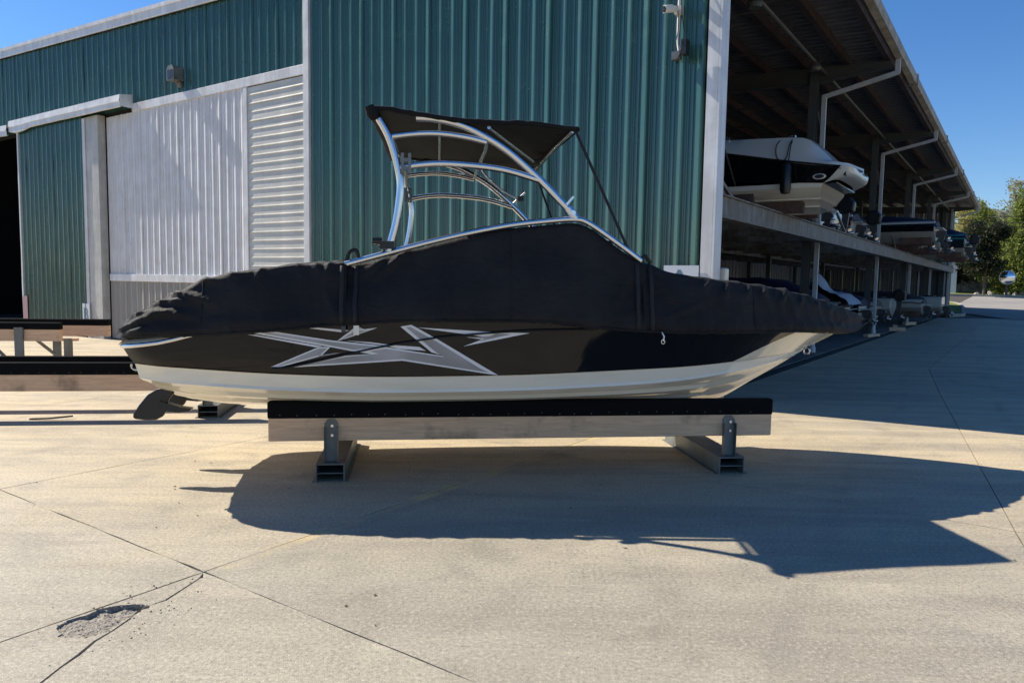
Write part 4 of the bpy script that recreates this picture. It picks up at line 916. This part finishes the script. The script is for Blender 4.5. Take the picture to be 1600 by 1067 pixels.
# ------------------------------------------------------------------ boats on the racks
def prop(parent, x, y, z, m='prop', r=.18):
    mb = MB(); mb.lathe([(.0, -.10), (.05, -.08), (.055, .06), (.03, .10), (0, .11)], 10, 0, Matrix.Translation((x, y, z)) @ Matrix.Rotation(R(90), 4, 'Y'))
    for k in range(4):
        a = k*math.pi/2+.3; ca, sa_ = math.cos(a), math.sin(a); rows = []
        for rr in (.05, .10, .15, r):
            wv = .07*math.sin((rr-.02)/(r-.0)*2.6)+.01
            rows.append([(x-wv*.6, y+rr*ca-wv*sa_, z+rr*sa_+wv*ca), (x, y+rr*ca, z+rr*sa_), (x+wv*.6, y+rr*ca+wv*sa_, z+rr*sa_-wv*ca)])
        mb.grid(rows)
    return mb.build('propeller', M[m], parent, 60)
def rack_boat(p_st, q, z0, label, L=7.0, B=2.4, side='gel_shed', cover=None, drive='stern', h=1.05, deckm='gel_shed', stripe=None, ch=.5, group='boats stored on the racks', blocks=True):
    bt = empty('stored_boat', W(p_st, q, z0), BR, label=label, cat='boat', group=group)
    zk, zc, zr = .12, .48, h+.05
    hbm = lambda s: B/2*math.pow(max(0, 1-max(0, (s-.35)/.65)**2.2), .75); n = 18
    def st_(i):
        s = i/n; b = max(.01, hbm(s)); x = -L*s; up = max(0, (s-.6)/.4)**2
        return x, b, zk+up*.7, zc+up*.45, zr+up*.25
    for nm, fn, m in (('hull_bottom', lambda x, b, k, c, r: [(x, 0, k), (x, -b*.45, k+(c-k)*.42), (x, -b*.46, k+(c-k)*.40), (x, -b*.88, c)], 'gel_shed'), ('hull_side', lambda x, b, k, c, r: [(x, -b*.88, c), (x, -b*.95, c+(r-c)*.3), (x, -b, r)], side)):
        mb = MB(); rows = [fn(*st_(i)) for i in range(n+1)]; mb.grid(rows); mb.grid([[(x, -y, z) for x, y, z in r] for r in rows])
        r0 = rows[0]; mb.grid([r0, [(x, -y, z) for x, y, z in r0]]); mb.build(nm, M[m], bt, 35)
    mb = MB(); rows = []
    for i in range(n+1):
        x, b, k, c, r = st_(i); rows.append([(x, -b-.02, r-.02), (x, -b-.03, r+.02), (x, -b+.02, r+.06), (x, -b*.82, r+.10)])
    mb.grid(rows); mb.grid([[(x, -y, z) for x, y, z in r] for r in rows]); rr0 = [st_(0)]
    x, b, k, c, r = st_(0); mb.box(-.35, .02, -b*.82, b*.82, r-.3, r+.09); mb.build('gunwale', M[deckm], bt, 40)
    if stripe: mb = MB(); rows = [[(st_(i)[0], -st_(i)[1]*.985-.006, st_(i)[4]-.18), (st_(i)[0], -st_(i)[1]-.004, st_(i)[4]-.08)] for i in range(n)]; mb.grid(rows); mb.build('stripe', M[stripe], bt)
    if cover:
        mb = MB(); rows = []
        for i in range(31):
            s = i/30; x = .05-(L+.05)*s; b = hbm(s)+.04; up = max(0, (s-.6)/.4)**2; top = ch*math.sin(min(1, s*3.2+.12)*math.pi/2)*(1-.75*max(0, (s-.45)/.55))
            row = []
            for j in range(17):
                u_ = -1+j/8; cz = zr+up*.25-.10+(top+.16)*(1-abs(u_)**2.6)+.03*N3(x*2.3, u_*3, q)+.03*(1-abs(math.sin(x*3+u_*2)))**3; row.append((x+(.02 if abs(u_) == 1 else 0), b*(u_ if abs(u_) < 1 else u_*1.0), cz))
            rows.append(row)
        rows.insert(0, [(.09, y, min(z, zr-.12)) for x, y, z in rows[0]]); mb.grid(rows); mb.build('cover', M[cover], bt, 60)
    else:
        mb = MB(); mb.grid([[(-1.6, y*B*.4, zr+.08), (-2.2, y*B*.36, zr+.5), (-2.24, y*B*.36, zr+.5)] for y in (-1, -.5, 0, .5, 1)]); mb.build('windscreen', M['black'], bt)
        mb = MB(); mb.box(-.9, -.4, -B*.36, B*.36, zr-.2, zr+.16); mb.build('sun_pad', M['tarp_grey'], bt)
    if drive == 'stern':
        mb = MB(); mb.prism([(0, .55), (.10, .58), (.34, .52), (.38, .42), (.32, .38), (.28, .14), (.42, .02), (.26, -.06), (.16, .08), (.12, .28), (0, .30)], -.07, .07); o = mb.build('outdrive', M['drivegrey'], bt); bv = o.modifiers.new('b', 'BEVEL'); bv.width = .02; bv.segments = 2
        mb = MB(); mb.box(.12, .42, -.13, .13, .33, .345); mb.tube([(.08, 0, .2), (.38, 0, .16)], .045, 10); mb.build('anti_ventilation_plate', M['drivegrey'], o, 40)
        prop(o, .46, 0, .16, r=.15)
        mb = MB(); mb.box(.0, .30, -B*.34, B*.34, .60, .64); o = mb.build('swim_platform', M[deckm], bt); bv = o.modifiers.new('b', 'BEVEL'); bv.width = .025
    elif drive == 'outboard':
        mb = MB(); mb.prism([(.08, zr+.52), (.40, zr+.50), (.55, zr+.32), (.52, zr+.02), (.10, zr-.05), (.02, zr+.2)], -.17, .17); o = mb.build('outboard_cowl', M['black'], bt); bv = o.modifiers.new('b', 'BEVEL'); bv.width = .06; bv.segments = 3
        mb = MB(); mb.prism([(.16, zr), (.38, zr), (.34, .4), (.30, .12), (.40, .02), (.26, -.08), (.20, .1), (.16, .4)], -.06, .06); mb.box(.12, .42, -.12, .12, .28, .295); o2 = mb.build('outboard_leg', M['drivegrey'], bt)
        prop(o2, .42, 0, .10, r=.14)
    if blocks:
        mb = MB(); mb.box(-1.2, -.1, -.62, -.42, .0, .27); mb.box(-1.2, -.1, .42, .62, .0, .27); mb.build('timber_block', M['brownblock'], bt)
    return bt
# the big black and white boat on the upper rack by the corner: its own builder
cb = empty('stored_boat', W(0, 5.55, 3.39), BR, label='large white boat with black hull sides on the upper rack nearest the building corner', cat='boat', group='boats stored on the racks')
hw = 1.18
def prof_side(xs, ylo, yhi, zlo, zhi, m, name, mid=0):
    mb = MB(); rows = [[(x, -ylo, zlo(x)), (x, -(ylo+yhi)/2-mid, (zlo(x)+zhi(x))/2), (x, -yhi, zhi(x))] for x in xs]
    mb.grid(rows); mb.grid([[(x, -y, z) for x, y, z in r] for r in rows]); return mb.build(name, M[m], cb, 40)
rl = lambda x: .79-.195*(x-1.1)+.0     # rail line height over the rack (x is outward)
rl = lambda x: sm([(-7, 2.36), (-1.19, 1.235), (.51, .905), (1.0, .83), (1.4, .80)], x)
xs = [-7+i*.35 for i in range(24)]+[1.0]
bl = lambda x: .56-.06*x if x < .9 else .506-.02*(x-.9)
endx = lambda v: .93+.28*v
mb = MB(); rows = []
for i in range(26):
    r = []
    for j in range(6):
        v = j/5; xe = .86+.33*v**.8; x = -7+(xe+7)*i/25; r.append((x, -(hw*.93+(hw*.07)*v), bl(x)*(1-v)+rl(x)*v))
    rows.append(r)
mb.grid(rows); mb.grid([[(x, -y, z) for x, y, z in r] for r in rows]); mb.build('hull_side', M['gel_black'], cb, 40)
mb = MB(); rows2 = []
for i in range(13):
    r = []
    for j in range(6):
        v = j/5; xe = .86+.33*v**.8; a_ = R(90)*i/12; x2 = 1.10+.285*min(1, v*2.2)**.5; x = xe+(x2-xe)*math.sin(a_)**.9; r.append((x, -(hw*.93+(hw*.07)*v)*math.cos(a_)**.45 if i < 12 else 0, (bl(x)+.10*math.sin(a_))*(1-v)+rl(x)*v))
    rows2.append(r)
mb.grid(rows2); mb.grid([[(x, -y, z) for x, y, z in r] for r in rows2]); mb.build('stern_quarter', M['gel_shed'], cb, 40)
mb = MB(); rows = []
for i in range(14):
    f = i/13; r = []
    for y, z, xe in ((hw*.93, .535, .86), (hw*.92, .44, .83), (hw*.80, .33, .78), (hw*.66, .26, .76), (hw*.66, .235, .755), (hw*.60, .235, .75), (hw*.42, .13, .70), (hw*.42, .105, .69), (hw*.36, .105, .68), (.0, .0, .62)):
        x = -7+(xe+7)*f; r.append((x, -y, z))
    rows.append(r)
mb.grid(rows); mb.grid([[(x, -y, z) for x, y, z in r] for r in rows]); mb.build('hull_bottom', M['gel_white'], cb, 30)
mb = MB(); mb.grid([[(x-.002, y*.995, z) for x, y, z in rows[-1]], [(x-.002, -y*.995, z) for x, y, z in rows[-1]]]); mb.build('transom', M['drivegrey'], cb, 30)
mb = MB(); rows = []
TP = [(-7, 1.9), (-1.5, 1.62), (-1.06, 1.56), (-.2, 1.52), (.35, 1.48), (.5, 1.44), (.62, 1.33), (.8, 1.16), (.98, .98), (1.06, .94), (1.36, .91), (1.41, .82)]
for i in range(60):
    x = -7+8.40*i/59; zt = sm(TP, x); r0 = rl(x)+.012
    kk = 1 if x < .9 else max(0, 1-((x-.9)/.50)**2.2)**.45
    rows.append([(x, -hw-.01, r0-.03), (x, -hw-.02, r0+.02), (x, -hw+.02, r0+.07), (x, -hw+.10, r0+(zt-r0)*.45), (x, -hw+.26, zt-.02), (x, -hw+.40, zt), (x, 0, zt+.02)]); rows[-1] = [(a, b*kk, c) for a, b, c in rows[-1]]
mb.grid(rows); mb.grid([[(x, -y, z) for x, y, z in r] for r in rows]); e = rows[-1]; mb.grid([e, [(x, -y, z) for x, y, z in e]]); mb.build('deck', M['gel_shed'], cb, 40)
mb = MB()
for sg in (-1, 1): mb.tube([(x, sg*(hw+.018)*(1 if x < .9 else max(0, 1-((x-.9)/.51)**2.2)**.45), rl(x)+.0) for x in list(np.linspace(-7, .9, 10))+list(np.linspace(.95, 1.405, 12))], .022, 6); mb.tube([(x, sg*(hw+.022), rl(x)-.06) for x in np.linspace(-7, 1.2, 12)], .008, 5)
mb.build('rub_rail', M['black'], cb, 40)
mb = MB(); xs_ = np.linspace(-.55, .35, 12); mb.grid([[(x, -hw+.115+.02*0, sm([(-.55, 1.28), (.35, 1.02)], x)-.012+.03*(1-((x+.1)/.45)**2)), (x, -hw+.115, sm([(-.55, 1.28), (.35, 1.02)], x)-.03*(1-((x+.1)/.45)**2))] for x in xs_])
mb.v = [(x, -hw+.068+(z-.8)*.12, z) for x, y, z in mb.v]; mb.build('side_window', M['tarp_blue'], cb)
def oval(mb, x, z, rx, rz, y, n=20, ri=.7):
    A = [(x+rx*math.cos(a), y, z+rz*math.sin(a)) for a in np.linspace(0, 2*math.pi, n, endpoint=False)]; Bq = [(x+rx*ri*math.cos(a), y-.01, z+rz*ri*math.sin(a)) for a in np.linspace(0, 2*math.pi, n, endpoint=False)]
    mb.grid([[(p[0], p[1]+.015, p[2]) for p in A], A, Bq], 0, True)
mb = MB(); oval(mb, .80, .63, .125, .055, -hw*.985-.012, ri=.72); mb.build('exhaust_port', M['pvc'], cb, 40); mb = MB(); mb.add([(.80+.09*math.cos(a), -hw*.985-.014, .63+.04*math.sin(a)) for a in np.linspace(0, 6.283, 16, endpoint=False)], [tuple(range(16))]); mb.build('exhaust_flap', M['black'], cb)
mb = MB(); mb.prism([(1.22, .72), (1.26, .715), (1.265, .64), (1.225, .635)], -hw*.90, -hw*.80); mb.build('vent', M['black'], cb)
mb = MB(); mb.box(.80, 1.08, -hw*.8, hw*.8, .515, .54); mb.build('platform_underside', M['gel_black'], cb)
mb = MB(); mb.tube(curve([(-.02, -hw+.34, 1.50), (-.06, -hw+.05, 1.30), (-.03, -hw-.01, 1.07), (.08, -hw-.04, .98), (.17, -hw-.04, 1.04), (.19, -hw+.05, 1.28), (.20, -hw+.33, 1.49)], 6), .011, 6); mb.tube([(.20, -hw+.33, 1.50), (.21, -hw+.1, 1.3), (.215, -hw-.03, 1.0), (.22, -hw-.07, .70)], .010, 6); mb.build('mooring_rope', M['rubber'], cb, 50)
mb = MB(); mb.box(.1, .24, -hw+.28, -hw+.36, 1.49, 1.525); mb.build('cleat', M['chrome'], cb)
mb = MB(); mb.lathe([(0, .02), (.06, 0), (.105, -.06), (.11, -.5), (.09, -.58), (0, -.60)], 14, 0, Matrix.Translation((.20, -hw-.135, .90))); fd = mb.build('fender', M['black'], None, 50); fd.matrix_world = Matrix.Translation(W(0, 5.55, 3.39)) @ Matrix.Rotation(BR, 4, 'Z'); tag(fd, 'long black cylindrical fender hanging from the large white boat on the upper rack', 'fender')
mb = MB(); mb.prism([(-1.75, 1.58), (-1.15, 1.57), (-1.35, 1.62), (-1.70, 1.85), (-2.6, 2.5), (-2.7, 2.5)], -hw+.3, -hw+.33); mb.build('windscreen', M['black'], cb)
tb('windscreen_frame', [(-2.4, -hw+.27, 2.42), (-1.9, -hw+.27, 2.15), (-1.45, -hw+.27, 1.80), (-1.10, -hw+.27, 1.57)], .018, cb); tb('hand_rail', [(-2.2, -hw+.2, 1.95), (-1.8, -hw+.2, 1.80), (-1.45, -hw+.2, 1.60)], .014, cb)
mb = MB(); mb.box(-1.9, -.52, -hw*.86, -hw*.78, .0, .56); mb.build('timber_block', M['brownblock'], cb); mb = MB(); mb.box(-.519, .42, -hw*.62, -hw*.50, -.02, .20); mb.build('timber_block', M['brownblock'], cb)
mb = MB(); mb.box(-1.9, .42, hw*.50, hw*.62, -.02, .20); mb.build('timber_block', M['brownblock'], cb)
UP = 3.50
rack_boat(-.95, 9.4, UP, 'dark boat with an outdrive, second on the upper rack beside the large white boat', 6.6, 2.3, 'navy', 'tarp_grey', 'stern', .75)
rack_boat(-.85, 12.3, UP, 'black covered boat with a bright propeller on the upper rack behind the first downspout', 6.2, 2.2, 'gel_black', 'tarp_grey', 'stern', .72)
rack_boat(-.90, 14.9, UP, 'charcoal boat with an outboard motor, third from the first downspout on the upper rack', 6.0, 2.1, 'gel_black', None, 'outboard', .70)
rack_boat(-.80, 17.7, UP, 'boat with dark red sides on the upper rack just before the second downspout', 6.6, 2.2, 'maroon', 'tarp_grey', 'stern', .72)
rack_boat(1.25, 23.2, UP+.1, 'white edged boat with a low navy cover on the upper rack past the second downspout', 7.2, 2.5, 'gel_black', 'tarp_navy', 'stern', .74, ch=.34)
rack_boat(.5, 26.3, UP, 'dark open boat with an outboard on the upper rack, left of the teal boat', 6.4, 2.2, 'gel_black', 'tarp_grey', 'outboard', .8)
rack_boat(1.0, 28.6, UP-.05, 'teal sided boat under a navy cover on the upper rack', 6.6, 2.4, 'teal', 'tarp_navy', 'stern', 1.0, deckm='teal')
rack_boat(1.65, 34.2, UP-.05, 'navy boat with a teal stripe on the upper rack', 6.6, 2.4, 'navy', 'tarp_navy', 'stern', 1.05, deckm='teal', stripe='teal')
rack_boat(1.5, 40.5, UP-.05, 'navy covered boat furthest along the upper rack', 6.6, 2.4, 'teal', 'tarp_navy', 'outboard', 1.0)
rack_boat(-1.1, 8.2, .45, 'low boat under a charcoal tarp on the ground rack behind the boat bow', 6.2, 2.4, 'gel_black', 'tarp_grey', None, .8, ch=.55, group='boats stored at ground level')
rack_boat(-1.0, 13.8, .45, 'dark boat under a navy tarp on the ground rack past the first downspout', 6.6, 2.4, 'navy', 'tarp_navy', None, .85, ch=.7, group='boats stored at ground level')
bw = rack_boat(-.95, 17.3, .45, 'black boat with a pale blue tarp slumped over its stern at ground level', 6.0, 2.3, 'gel_black', 'tarp_grey', 'stern', .75, ch=.6, group='boats stored at ground level')
mb = MB(); rows = []
for i in range(25):
    s = i/24; rows.append([(.35-1.9*s+.05*N3(s*6, j*.4), -1.2+j*.16, 1.05+.25*s**.5+.62*math.exp(-((s-.62)/.16)**2)*math.exp(-((j-4)/5)**2)-.25*max(0, (.2-s))/.2+.05*N3(s*9, j*.8)) for j in range(16)])
mb.grid(rows); mb.build('loose_tarp', M['tarp_blue'], bw, 60)
rack_boat(-.9, 24.2, .35, 'cream hulled boat with bare gunwales at ground level between the downspouts', 6.0, 2.2, 'gel_shed', 'tarp_grey', 'stern', .75, ch=.35, group='boats stored at ground level')
rack_boat(-.8, 28.2, .35, 'white decked runabout with its stern past the racks at ground level', 5.6, 2.2, 'gel_shed', None, 'outboard', .85, group='boats stored at ground level')
rack_boat(.75, 35.0, .35, 'furthest white boat at ground level near the end of the shed', 5.6, 2.2, 'gel_shed', None, 'stern', .9, group='boats stored at ground level')
rack_boat(-.85, 20.0, UP, 'small dark boat with an outboard tucked against the second downspout on the upper rack', 5.6, 2.0, 'gel_black', 'tarp_grey', 'outboard', .7)
rack_boat(-.8, 10.9, .45, 'low navy boat under a grey tarp at ground level by the first downspout', 5.8, 2.1, 'navy', 'tarp_grey', 'stern', .75, ch=.5, group='boats stored at ground level')
rack_boat(-.85, 20.3, .4, 'dark boat with a propeller at ground level just before the second downspout', 5.8, 2.1, 'gel_black', 'tarp_navy', 'stern', .8, ch=.5, group='boats stored at ground level')
rack_boat(.2, 31.2, .4, 'small cream boat under a charcoal tarp at ground level behind the third downspout', 5.6, 2.1, 'gel_shed', 'tarp_grey', 'stern', .75, ch=.4, group='boats stored at ground level')
# boats glimpsed inside the dark door
for t, q, zz, cvr, lab in ((26.5, 6.5, .5, 'tarp_grey', 'grey covered boat low inside the dark doorway'), (27.5, 11.5, 3.0, 'tarp_navy', 'covered boat up on a rack deep inside the dark doorway')):
    rack_boat(-t+3, q, zz, lab, 7, 2.4, 'gel_black', cvr, 'stern', 1.0, group='boats inside the doorway')
# kerb blocks and clutter along the rack foot
for i, q in enumerate((19.5, 24.3, 27.6, 30.5)):
    mb = MB(); L_ = (.5, .32, .6, .4)[i]; mb.box(-L_, L_, -.09, .09, 0, .10+.05*(i % 2)); o = mb.build('timber_offcut', M['wood'], None); o.location = W((-.35, -.1, -.6, -.3)[i], q, .008); o.rotation_euler = (0, 0, BR+R((75, 20, 100, 62)[i]))
    tag(o, 'pale timber offcut on the ground beside the racks, %s from the near end' % ['first', 'second', 'third', 'fourth'][i], 'timber block', 'timber offcuts under the racks')

# ------------------------------------------------------------------ trees and far things
def crown(name, blobs, leaf, n, m, parent, seed):
    rnd = random.Random(seed); mb = MB(); tot = sum(b[3]*b[4] for b in blobs)
    for (cx, cy, cz, rx, rz) in blobs:
        k = int(n*rx*rz/tot); nc = max(4, k//26)
        for _ in range(nc):
            a, e = rnd.uniform(0, 6.283), math.asin(rnd.uniform(-1, 1)); rr = rnd.uniform(.45, 1.06)
            c = Vector((cx+rx*rr*math.cos(e)*math.cos(a), cy+rx*rr*math.cos(e)*math.sin(a), cz+rz*rr*math.sin(e))); cr = leaf*rnd.uniform(1.5, 3.4)
            for _k in range(26):
                p = c+Vector((rnd.gauss(0, 1), rnd.gauss(0, 1), rnd.gauss(0, .8)))*cr*.6; s_ = leaf*rnd.uniform(.5, 1.2)
                d1 = Vector((rnd.gauss(0, 1), rnd.gauss(0, 1), rnd.gauss(0, 1))).normalized(); d2 = d1.cross(Vector((rnd.gauss(0, 1), rnd.gauss(0, 1), rnd.gauss(0, 1)))).normalized()
                b = len(mb.v); mb.v += [tuple(p-d1*s_), tuple(p+d2*s_*.45), tuple(p+d1*s_), tuple(p-d2*s_*.45)]; mb.f.append((b, b+1, b+2, b+3)); mb.mi.append(0)
    me = bpy.data.meshes.new(name); me.from_pydata(mb.v, [], mb.f); me.materials.append(m); return link(name, me, parent)
def tree(name, x, y, label, h, r, m, n, seed, leaf=.16, conif=False, tr=.0, base=.25, group='trees beyond the road'):
    z = ter(x, y)+.3*max(0, y-84)/20; t = empty(name, (x, y, z), 0, label=label, cat='tree', group=group); rnd = random.Random(seed)
    mb = MB(); mb.tube(curve([(0, 0, -.2), (.1*rnd.uniform(-1, 1), 0, h*.3), (.3*rnd.uniform(-1, 1), .2, h*.6), (0, 0, h*.85)], 4), [h*.022*(1-.045*i) for i in range(13)], 8)
    for k in range(9):
        a = rnd.uniform(0, 6.28); z0 = h*rnd.uniform(base, .7); L = r*rnd.uniform(.5, .95); mb.tube([(0, 0, z0), (L*.5*math.cos(a), L*.5*math.sin(a), z0+L*.3), (L*math.cos(a), L*math.sin(a), z0+L*.7)], [h*.008, h*.005, h*.003], 5)
    mb.build('trunk', M['bark'], t, 60); bl_ = []
    if conif:
        for k in range(12):
            f = k/11; rr = r*(1-f*.8)*rnd.uniform(.8, 1.1); bl_.append((rnd.uniform(-.2, .2)*rr, rnd.uniform(-.2, .2)*rr, h*(base+(1-base)*f*.95), rr, h*.07+.2))
    else:
        for k in range(15):
            a = rnd.uniform(0, 6.28); rr = rnd.uniform(.1, .75)*r; zz = h*rnd.uniform(base+.12, .93); sh = 1-.5*abs((zz/h-.58)/.42); bl_.append((rr*math.cos(a)*sh, rr*math.sin(a)*sh, zz, r*rnd.uniform(.28, .5)*sh+.2, r*rnd.uniform(.25, .42)))
    crown('crown', bl_, leaf, n, m, t, seed+100); return t
tree('magnolia_tree', 50.8, 79.5, 'dark glossy leaved tree with slim trunk in front of the pale rocky bank', 7.6, 3.0, M['leaf_dark'], 13000, 3, .17, base=.22)
tree('magnolia_tree', 52.6, 86.5, 'dark small tree half hidden behind the end of the shed', 6.2, 2.4, M['leaf_dark'], 5000, 4, .17, base=.2)
tree('cedar_tree', 58.3, 85, 'broad green bushy tree at the right edge behind the round mirror', 10.5, 4.6, M['leaf_green'], 15000, 5, .2, True, base=.04)
tree('cedar_tree', 63.0, 91, 'tall green tree at the right edge of the picture', 12.5, 5.0, M['leaf_green'], 13000, 6, .22, True, base=.05)
tree('deciduous_tree', 62.3, 99, 'yellow green tree rising behind the dark magnolia', 12.5, 4.6, M['leaf_yellow'], 15000, 7, .2, base=.1)
tree('deciduous_tree', 69.3, 103, 'tall thin crowned pale tree highest against the sky', 15.2, 4.4, M['leaf_pale'], 9000, 8, .17, base=.25)
tree('deciduous_tree', 66.0, 108, 'pale yellow tree left of the tall pale tree', 13.6, 4.4, M['leaf_yellow'], 9000, 9, .2, base=.15)
tree('deciduous_tree', 55.5, 90.5, 'light green tree close behind the far corner of the shed', 9.6, 3.6, M['leaf_yellow'], 11000, 10, .18, base=.06)
tree('deciduous_tree', 60.6, 96, 'olive green tree between the shed end and the tall trees', 10.5, 3.8, M['leaf_green'], 9000, 11, .19, base=.06)
tree('deciduous_tree', 75, 104, 'green tree beyond the right edge of the verge', 13, 5, M['leaf_green'], 7000, 12, .24, base=.1)
bl_ = [(60+i*4.5+random.uniform(-2, 2), 122+random.uniform(-5, 5), 5+(i%2)*4.5+random.uniform(0, 1.5), 5.5, 4.5+random.uniform(-1, 1)) for i in range(18)]
tag(crown('far_wood', bl_, .32, 30000, M['leaf_yellow'], None, 77), kind='stuff')
bl_ = [(59+i*1.6, 81.5+random.uniform(-.6, .6), 1.4+random.uniform(0, .3), 1.3, .9) for i in range(12)]
tag(crown('hedge', bl_, .14, 7000, M['leaf_dark'], None, 78), 'low dark hedge along the verge behind the round mirror', 'hedge')
# rocky bank
mb = MB(); rows = []
for i in range(40):
    x = 44+i*.9; rows.append([(x, 88+k*.9+.8*N3(x*.6, k*.7), 1.2+k*.80+.5*N3(x*.9, k*1.3, 2)) for k in range(7)])
mb.grid(rows); tag(mb.build('rocky_bank', M['stone'], None), kind='structure')
rb_ = bpy.data.meshes.new('boulder'); bm = bmesh.new(); bmesh.ops.create_icosphere(bm, subdivisions=2, radius=.5)
for v in bm.verts: v.co *= 1+.35*N3(*(v.co*2.2))
bm.to_mesh(rb_); bm.free(); rb_.materials.append(M['stone'])
for i in range(6):
    o = link('boulder', rb_, None, None, (52.3+i*1.05+.5*N3(i, 8), 83.0+2.5*N3(i*1.7, 3), ter(0, 82)+.10), (i, i*2, i*3)); o.scale = (.75+.7*N3(i*1.3, 1), .6, .5+.3*N3(i, 4))
    tag(o, 'pale boulder on the verge below the rocky bank, %s from the left' % ['first', 'second', 'third', 'fourth', 'fifth', 'sixth', 'seventh', 'eighth', 'ninth'][i], 'boulder', 'boulders on the verge')
# convex mirror
cm = empty('road_mirror', (53.0, 79.2, ter(0, 79)+.05), R(-34), label='round convex road mirror on a wooden post at the verge', cat='mirror')
MB().box(-.12, .12, -.10, .10, 0, 1.75).build('post', M['bark'], cm)
mb = MB(); mb.lathe([(0, .20), (.3, .17), (.55, .09), (.70, 0)], 28, 0, Matrix.Translation((0, -.14, 2.05)) @ Matrix.Rotation(R(90), 4, 'X')); mb.build('mirror_glass', M['mirror'], cm, 60)
mb = MB(); mb.lathe([(.70, .02), (.76, .02), (.76, -.05), (0, -.10)], 28, 0, Matrix.Translation((0, -.14, 2.05)) @ Matrix.Rotation(R(90), 4, 'X')); mb.build('rim', M['pvc'], cm, 40)
# small pale outbuilding behind the shed end
ob = empty('outbuilding', (48.3, 88.0, 1.6), R(-33), label='small pale blue roofed outbuilding just past the end of the shed', cat='building')
MB().box(-4.5, 3.9, 0, 5, -1, 2.5).build('wall', M['sign'], ob); MB().prism([(-4.8, 2.501), (4.1, 2.501), (3.4, 3.6), (-4, 3.6)], -.3, 5.3).build('roof', M['tarp_blue'], ob); MB().box(-.5, .6, -.03, -.005, .05, 2.1).build('door', M['post'], ob)
# power lines
for k, (dz, lb) in enumerate(((0, 'upper'), (-.55, 'middle'), (-.9, 'lower'))):
    a, b = Vector((30, 70, 9.6+dz)), Vector((95, 84, 12.2+dz)); pts = [a.lerp(b, i/16)-Vector((0, 0, 1.6*(1-(i/8-1)**2))) for i in range(17)]
    mb = MB(); mb.tube(pts, .028, 5); tag(mb.build('power_line', M['black'], None), lb+' power line strung across in front of the trees', 'power line', 'power lines')
mb = MB(); rnd = random.Random(11)
for i in range(110):
    cx, cy = rnd.choice([(.2, -9.1, ), (.35, -9.25), (.12, -8.75), (.3, -8.9)]); p = W(cx+rnd.gauss(0, .16), cy+rnd.gauss(0, .13)); s_ = rnd.uniform(.0015, .0048)
    M_ = Matrix.Translation(p+Vector((0, 0, s_*.5))) @ Matrix.Rotation(rnd.uniform(0, 6), 4, 'Z') @ Matrix.Rotation(rnd.uniform(0, 1), 4, 'X'); mb.box(-s_, s_, -s_*.7, s_*.8, -s_*.5, s_*.6, 0, M_)
tag(mb.build('concrete_crumbs', M['concrete']), kind='stuff')
# fallen leaves and twigs scattered on the concrete
mb = MB(); rnd = random.Random(5)
for i in range(170):
    p = W(rnd.uniform(-9, 8), rnd.uniform(-10.5, -1)); s_ = rnd.uniform(.003, .010); a = rnd.uniform(0, 6.28); c, d = math.cos(a)*s_, math.sin(a)*s_
    b = len(mb.v); mb.v += [(p.x-c*1.5, p.y-d*1.5, .003), (p.x+d, p.y-c, .006+s_*.3), (p.x+c*1.5, p.y+d*1.5, .004), (p.x-d, p.y+c, .005)]; mb.f.append((b, b+1, b+2, b+3)); mb.mi.append(0)
tag(mb.build('leaf_litter', M['bark']), kind='stuff')
mb = MB(); p = ground_tw = Vector((-6.2, 9.35, .01)); mb.tube([p, p+Vector((.25, .02, .01)), p+Vector((.5, .10, .03))], .012, 5); tag(mb.build('twig', M['bark']), 'thin dark twig lying on the concrete in front of the empty stand', 'twig')

S.render.engine = 'CYCLES'
